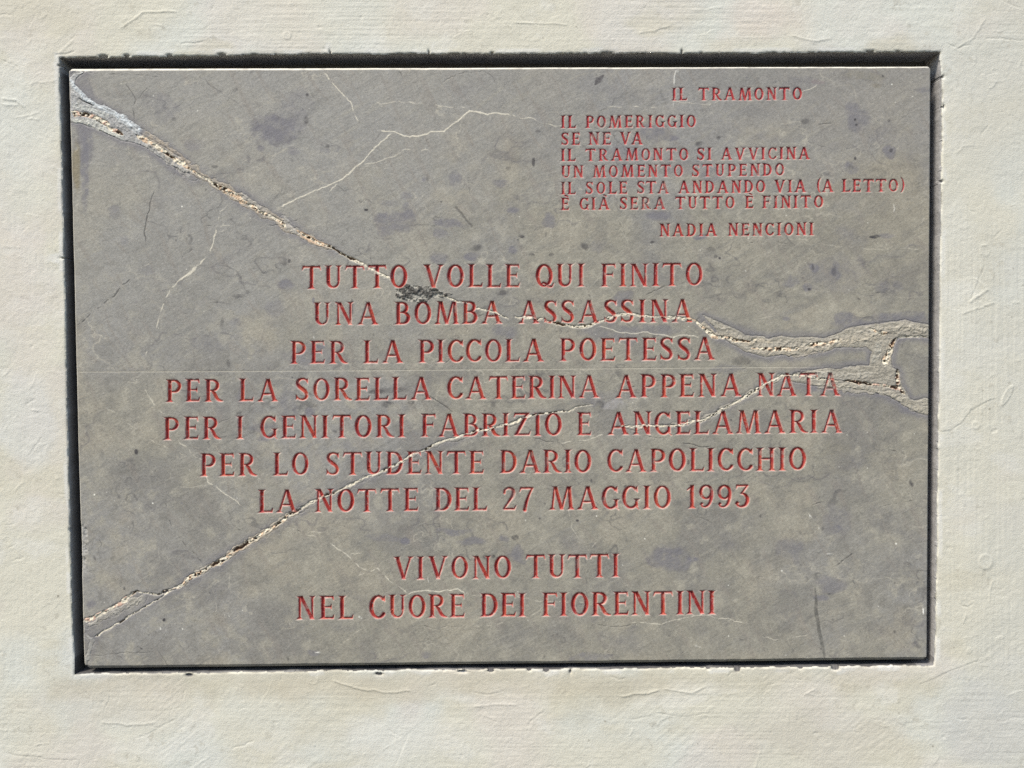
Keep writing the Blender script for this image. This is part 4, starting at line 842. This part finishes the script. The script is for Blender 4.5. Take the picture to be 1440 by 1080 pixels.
# trowelled grain of the repairs
for part, deg in ((1, 33), (4, 3), (2, -33)):
    a_ = R(deg)
    g1 = GX * math.cos(a_) + GY * math.sin(a_); g2 = -GX * math.sin(a_) + GY * math.cos(a_)
    st3 = vnoise2(g1 + WXp * 2, g2 + WYp, 16, 1.7, 190 + part) + .6 * vnoise2(g1, g2 + WYp, 7, 1.2, 194 + part)
    m_ = PART == part
    C[m_] *= (1 + .17 * st3[m_])[:, None]
    H[m_] += .17 * st3[m_]
# dark broken scab below the first line
P = [(556, 404), (572, 398), (590, 404), (612, 403), (624, 409), (638, 412), (628, 416), (612, 418), (600, 424), (580, 423), (562, 419), (554, 414)]
s = gwin(540, 655, 390, 435)
X, Y = GX[s] + WXp[s] * 1.3, GY[s] + WYp[s] * 1.0
ins = poly_inside(P, X, Y)
scab = sstep(-.15, .25, vnoise2(GX[s] * .97 + GY[s] * .24, GY[s] * .97 - GX[s] * .24, 11, 2.4, 151) + .5 * brk2[s] + .25)
mix(ins * scab * np.clip(.85 + .9 * brk2[s] + .8 * f1[s], .15, 1), (.055, .052, .05), .95, s); H[s] += ins * (.9 * scab - .3 + 1.0 * brk2[s])
mix(ins * (1 - scab), (.34, .33, .31), .6, s)
# spalled left edge near the bottom and nibbled arrises
s = gwin(108, 135, 725, 815)
ed = GX[s] - (95 + (GY[s] - 95.2) * 23.2 / 846)
bite = sstep(10, 3, ed + 5 * brk[s]) * sstep(728, 745, GY[s]) * sstep(812, 795, GY[s])
H[s] -= 1.6 * bite * (1 + .4 * brk2[s]); mix(bite * np.clip(.6 + brk2[s], 0, 1), (.33, .33, .34), .7, s)
s = gwin(95, 118, 175, 320)
ed = GX[s] - (95 + (GY[s] - 95.2) * 23.2 / 846)
H[s] -= .7 * sstep(11, 5, ed + 3 * brk[s]) * sstep(180, 200, GY[s]) * sstep(318, 290, GY[s])

# worn, slightly wavy bevels on the four edges
wv1 = 0.8 * tile1(gu, 90, 161, 1.0) + 0.5 * tile1(gu, 14, 162, 1.0)
wv2 = 0.5 * tile1(gv, 80, 163, 1.0) + 0.4 * tile1(gv, 9, 164, 1.0)
dt, db = gv[:, None] + 0 * GX, (845 - gv)[:, None] + 0 * GX
dl, dr = gu[None, :] + 0 * GX, (1214 - gu)[None, :] + 0 * GX
bt = np.interp(gu, [0, 300, 700, 1000, 1214], [4.0, 3.6, 3.0, 2.6, 2.4]) + .5 * wv1
bb = 4.2 + .5 * wv1
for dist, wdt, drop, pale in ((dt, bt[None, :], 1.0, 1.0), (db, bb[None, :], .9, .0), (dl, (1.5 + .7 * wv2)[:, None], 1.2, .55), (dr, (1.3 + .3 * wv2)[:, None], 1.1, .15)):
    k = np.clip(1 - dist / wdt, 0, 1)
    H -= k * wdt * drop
    if pale: mix(sstep(0.02, .3, k) * np.clip(.95 + .5 * brk, .35, 1), (.62, .61, .59), pale)  # top and left bevels paled to imitate the light they catch

C *= np.array((1.205, 1.175, 1.055), np.float32)

# red lettering
letd = np.maximum(LET, 0)
inside = LET > 0
depth = np.minimum(letd * 1.3, 5.2) * (1 - .6 * SE)
lip = np.where(LET <= 0, np.clip(1 + LET / 1.5, 0, 1), 1.0)
H = H * (1 - .75 * sstep(-.6, .4, LET)) - depth - .45 * lip ** 1.6
RED = np.empty(GX.shape + (3,), np.float32); RED[:] = (0.33, 0.045, 0.037)
def rmix(mask, c, k):
    RED[...] += (np.array(c, np.float32) - RED) * (np.clip(mask, 0, 1) * k)[..., None]
rmix(sstep(0, .7, fbm(gu, gv, 30, 171, 3)), (0.40, 0.08, 0.048), .7)
rmix(sstep(0, .7, fbm(gu, gv, 12, 172, 3)), (0.25, 0.028, 0.033), .7)
rmix(sstep(430, 200, GY) * .8, (0.36, 0.05, 0.062), .8)
RED *= np.array((1.14, 1.05, 1.05), np.float32)
small = ((GY < 350) & (GX > 770)) * 1.0
rmix(sstep(1.15 - .45 * small, 0.2 - .15 * small, letd) * (1 - .45 * small) * np.clip(.65 + .5 * brk, .2, 1), (0.70, 0.44, 0.37), .85)         # paint rubbed thin on the arris
rmix(sstep(.55, .9, brk2), (0.40, 0.30, 0.26), .6)
sm = (PART > 0) & inside
kk_ = np.clip(.30 + .5 * SE + .7 * brk2 + .3 * brk, .08, .95)[sm][:, None]
RED[sm] = RED[sm] * (1 - kk_) + C[sm] * kk_
rmix(sstep(.35, .75, fbm(gu, gv, 13, 175, 4)) * sstep(.0, .4, fbm(gu, gv, 60, 176, 2)), (.30, .235, .205), .6)   # paint worn away in places
Cfin = np.where(inside[..., None], RED, C)
# pale pink rim beside the cuts: worn lip plus painted highlight
pale_rim = sstep(-1.7, -.2, LET) * ~inside * np.clip(.6 + .5 * brk, 0, 1) * (1 - .5 * small)
Cfin += (np.array((.60, .44, .39), np.float32) - Cfin) * (pale_rim * .45)[..., None]

FRONT = 0.0022     # the face stands about 2 mm behind the plaster
X3, Z3 = px_to_wall(QX, QY)
co = np.stack([X3, FRONT - H * MM, Z3], -1).reshape(-1, 3)
quads = grid_quads(NR, NC)
ld = LET.reshape(-1)[quads]
fl = ld.mean(1) > 0
ow = OWN.reshape(-1)[quads].max(1)
fp = PART.reshape(-1)[quads].max(1)
col = Cfin.reshape(-1, 3); ccol = C.reshape(-1, 3)
rcol2 = RED.reshape(-1, 3)

root = bpy.data.objects.new('memorial_plaque', None)
root.empty_display_size = 0.1
px0, pz0 = px_to_wall(np.array(712.0), np.array(939.0))
root.location = (float(px0), RECESS, float(pz0))
sc.collection.objects.link(root)
root['label'] = 'cracked grey stone plaque with red carved letters set in the wall recess'
root['category'] = 'plaque'
org = np.array(root.location)
lco = co - org

# slab: the face without letters and mortar, plus its four sides
slab_f = quads[~fl & (fp == 0)]
i2 = np.arange(NR * NC).reshape(NR, NC)
ring = np.concatenate([i2[0, :-1], i2[:-1, -1], i2[-1, :0:-1], i2[:0:-1, 0]])
back = lco[ring].copy(); back[:, 1] = -0.0005
fr = lco[ring].copy()
base = len(lco)
sco = np.concatenate([lco, fr, back]); m = len(ring); k = np.arange(m); k1 = (k + 1) % m
side = np.stack([base + k, base + k1, base + m + k1, base + m + k], -1)
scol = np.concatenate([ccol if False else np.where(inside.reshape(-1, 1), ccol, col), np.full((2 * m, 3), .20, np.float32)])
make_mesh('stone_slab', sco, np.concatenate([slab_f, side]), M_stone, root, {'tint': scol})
for pi, (nm, lab) in {1: ('mortar_seam', 'pale crumbling mortar seam running down from the upper corner'), 2: ('mortar_seam', 'thin whitish seam climbing from the lower corner'),
                      3: ('mortar_seam', 'ivory seam through the second large line'), 4: ('mortar_patch', 'broad grey mortar repair with ochre crumbs around a stone piece'), 5: ('mortar_seam', 'thin pale seam crossing the widest large line')}.items():
    o = make_mesh(nm, lco, quads[~fl & (fp == pi)], M_mortar, root, {'tint': np.where(inside.reshape(-1, 1), ccol, col)})
    o['label'] = lab
for li, ln in enumerate(LINES):
    ly = bpy.data.objects.new(ln[0], None)
    ly.empty_display_size = 0.02
    x_, z_ = px_to_wall(np.array(ln[2][0][1]), np.array(ln[4]))
    off = np.array((float(x_), FRONT, float(z_)))
    ly.location = off - org
    ly.parent = root
    ly['label'] = ln[1]
    sc.collection.objects.link(ly)
    for wi in range(len(ln[2])):
        make_mesh('carved_word', co - off, quads[fl & (ow == li * 16 + wi)], M_paint, ly, {'tint': rcol2})
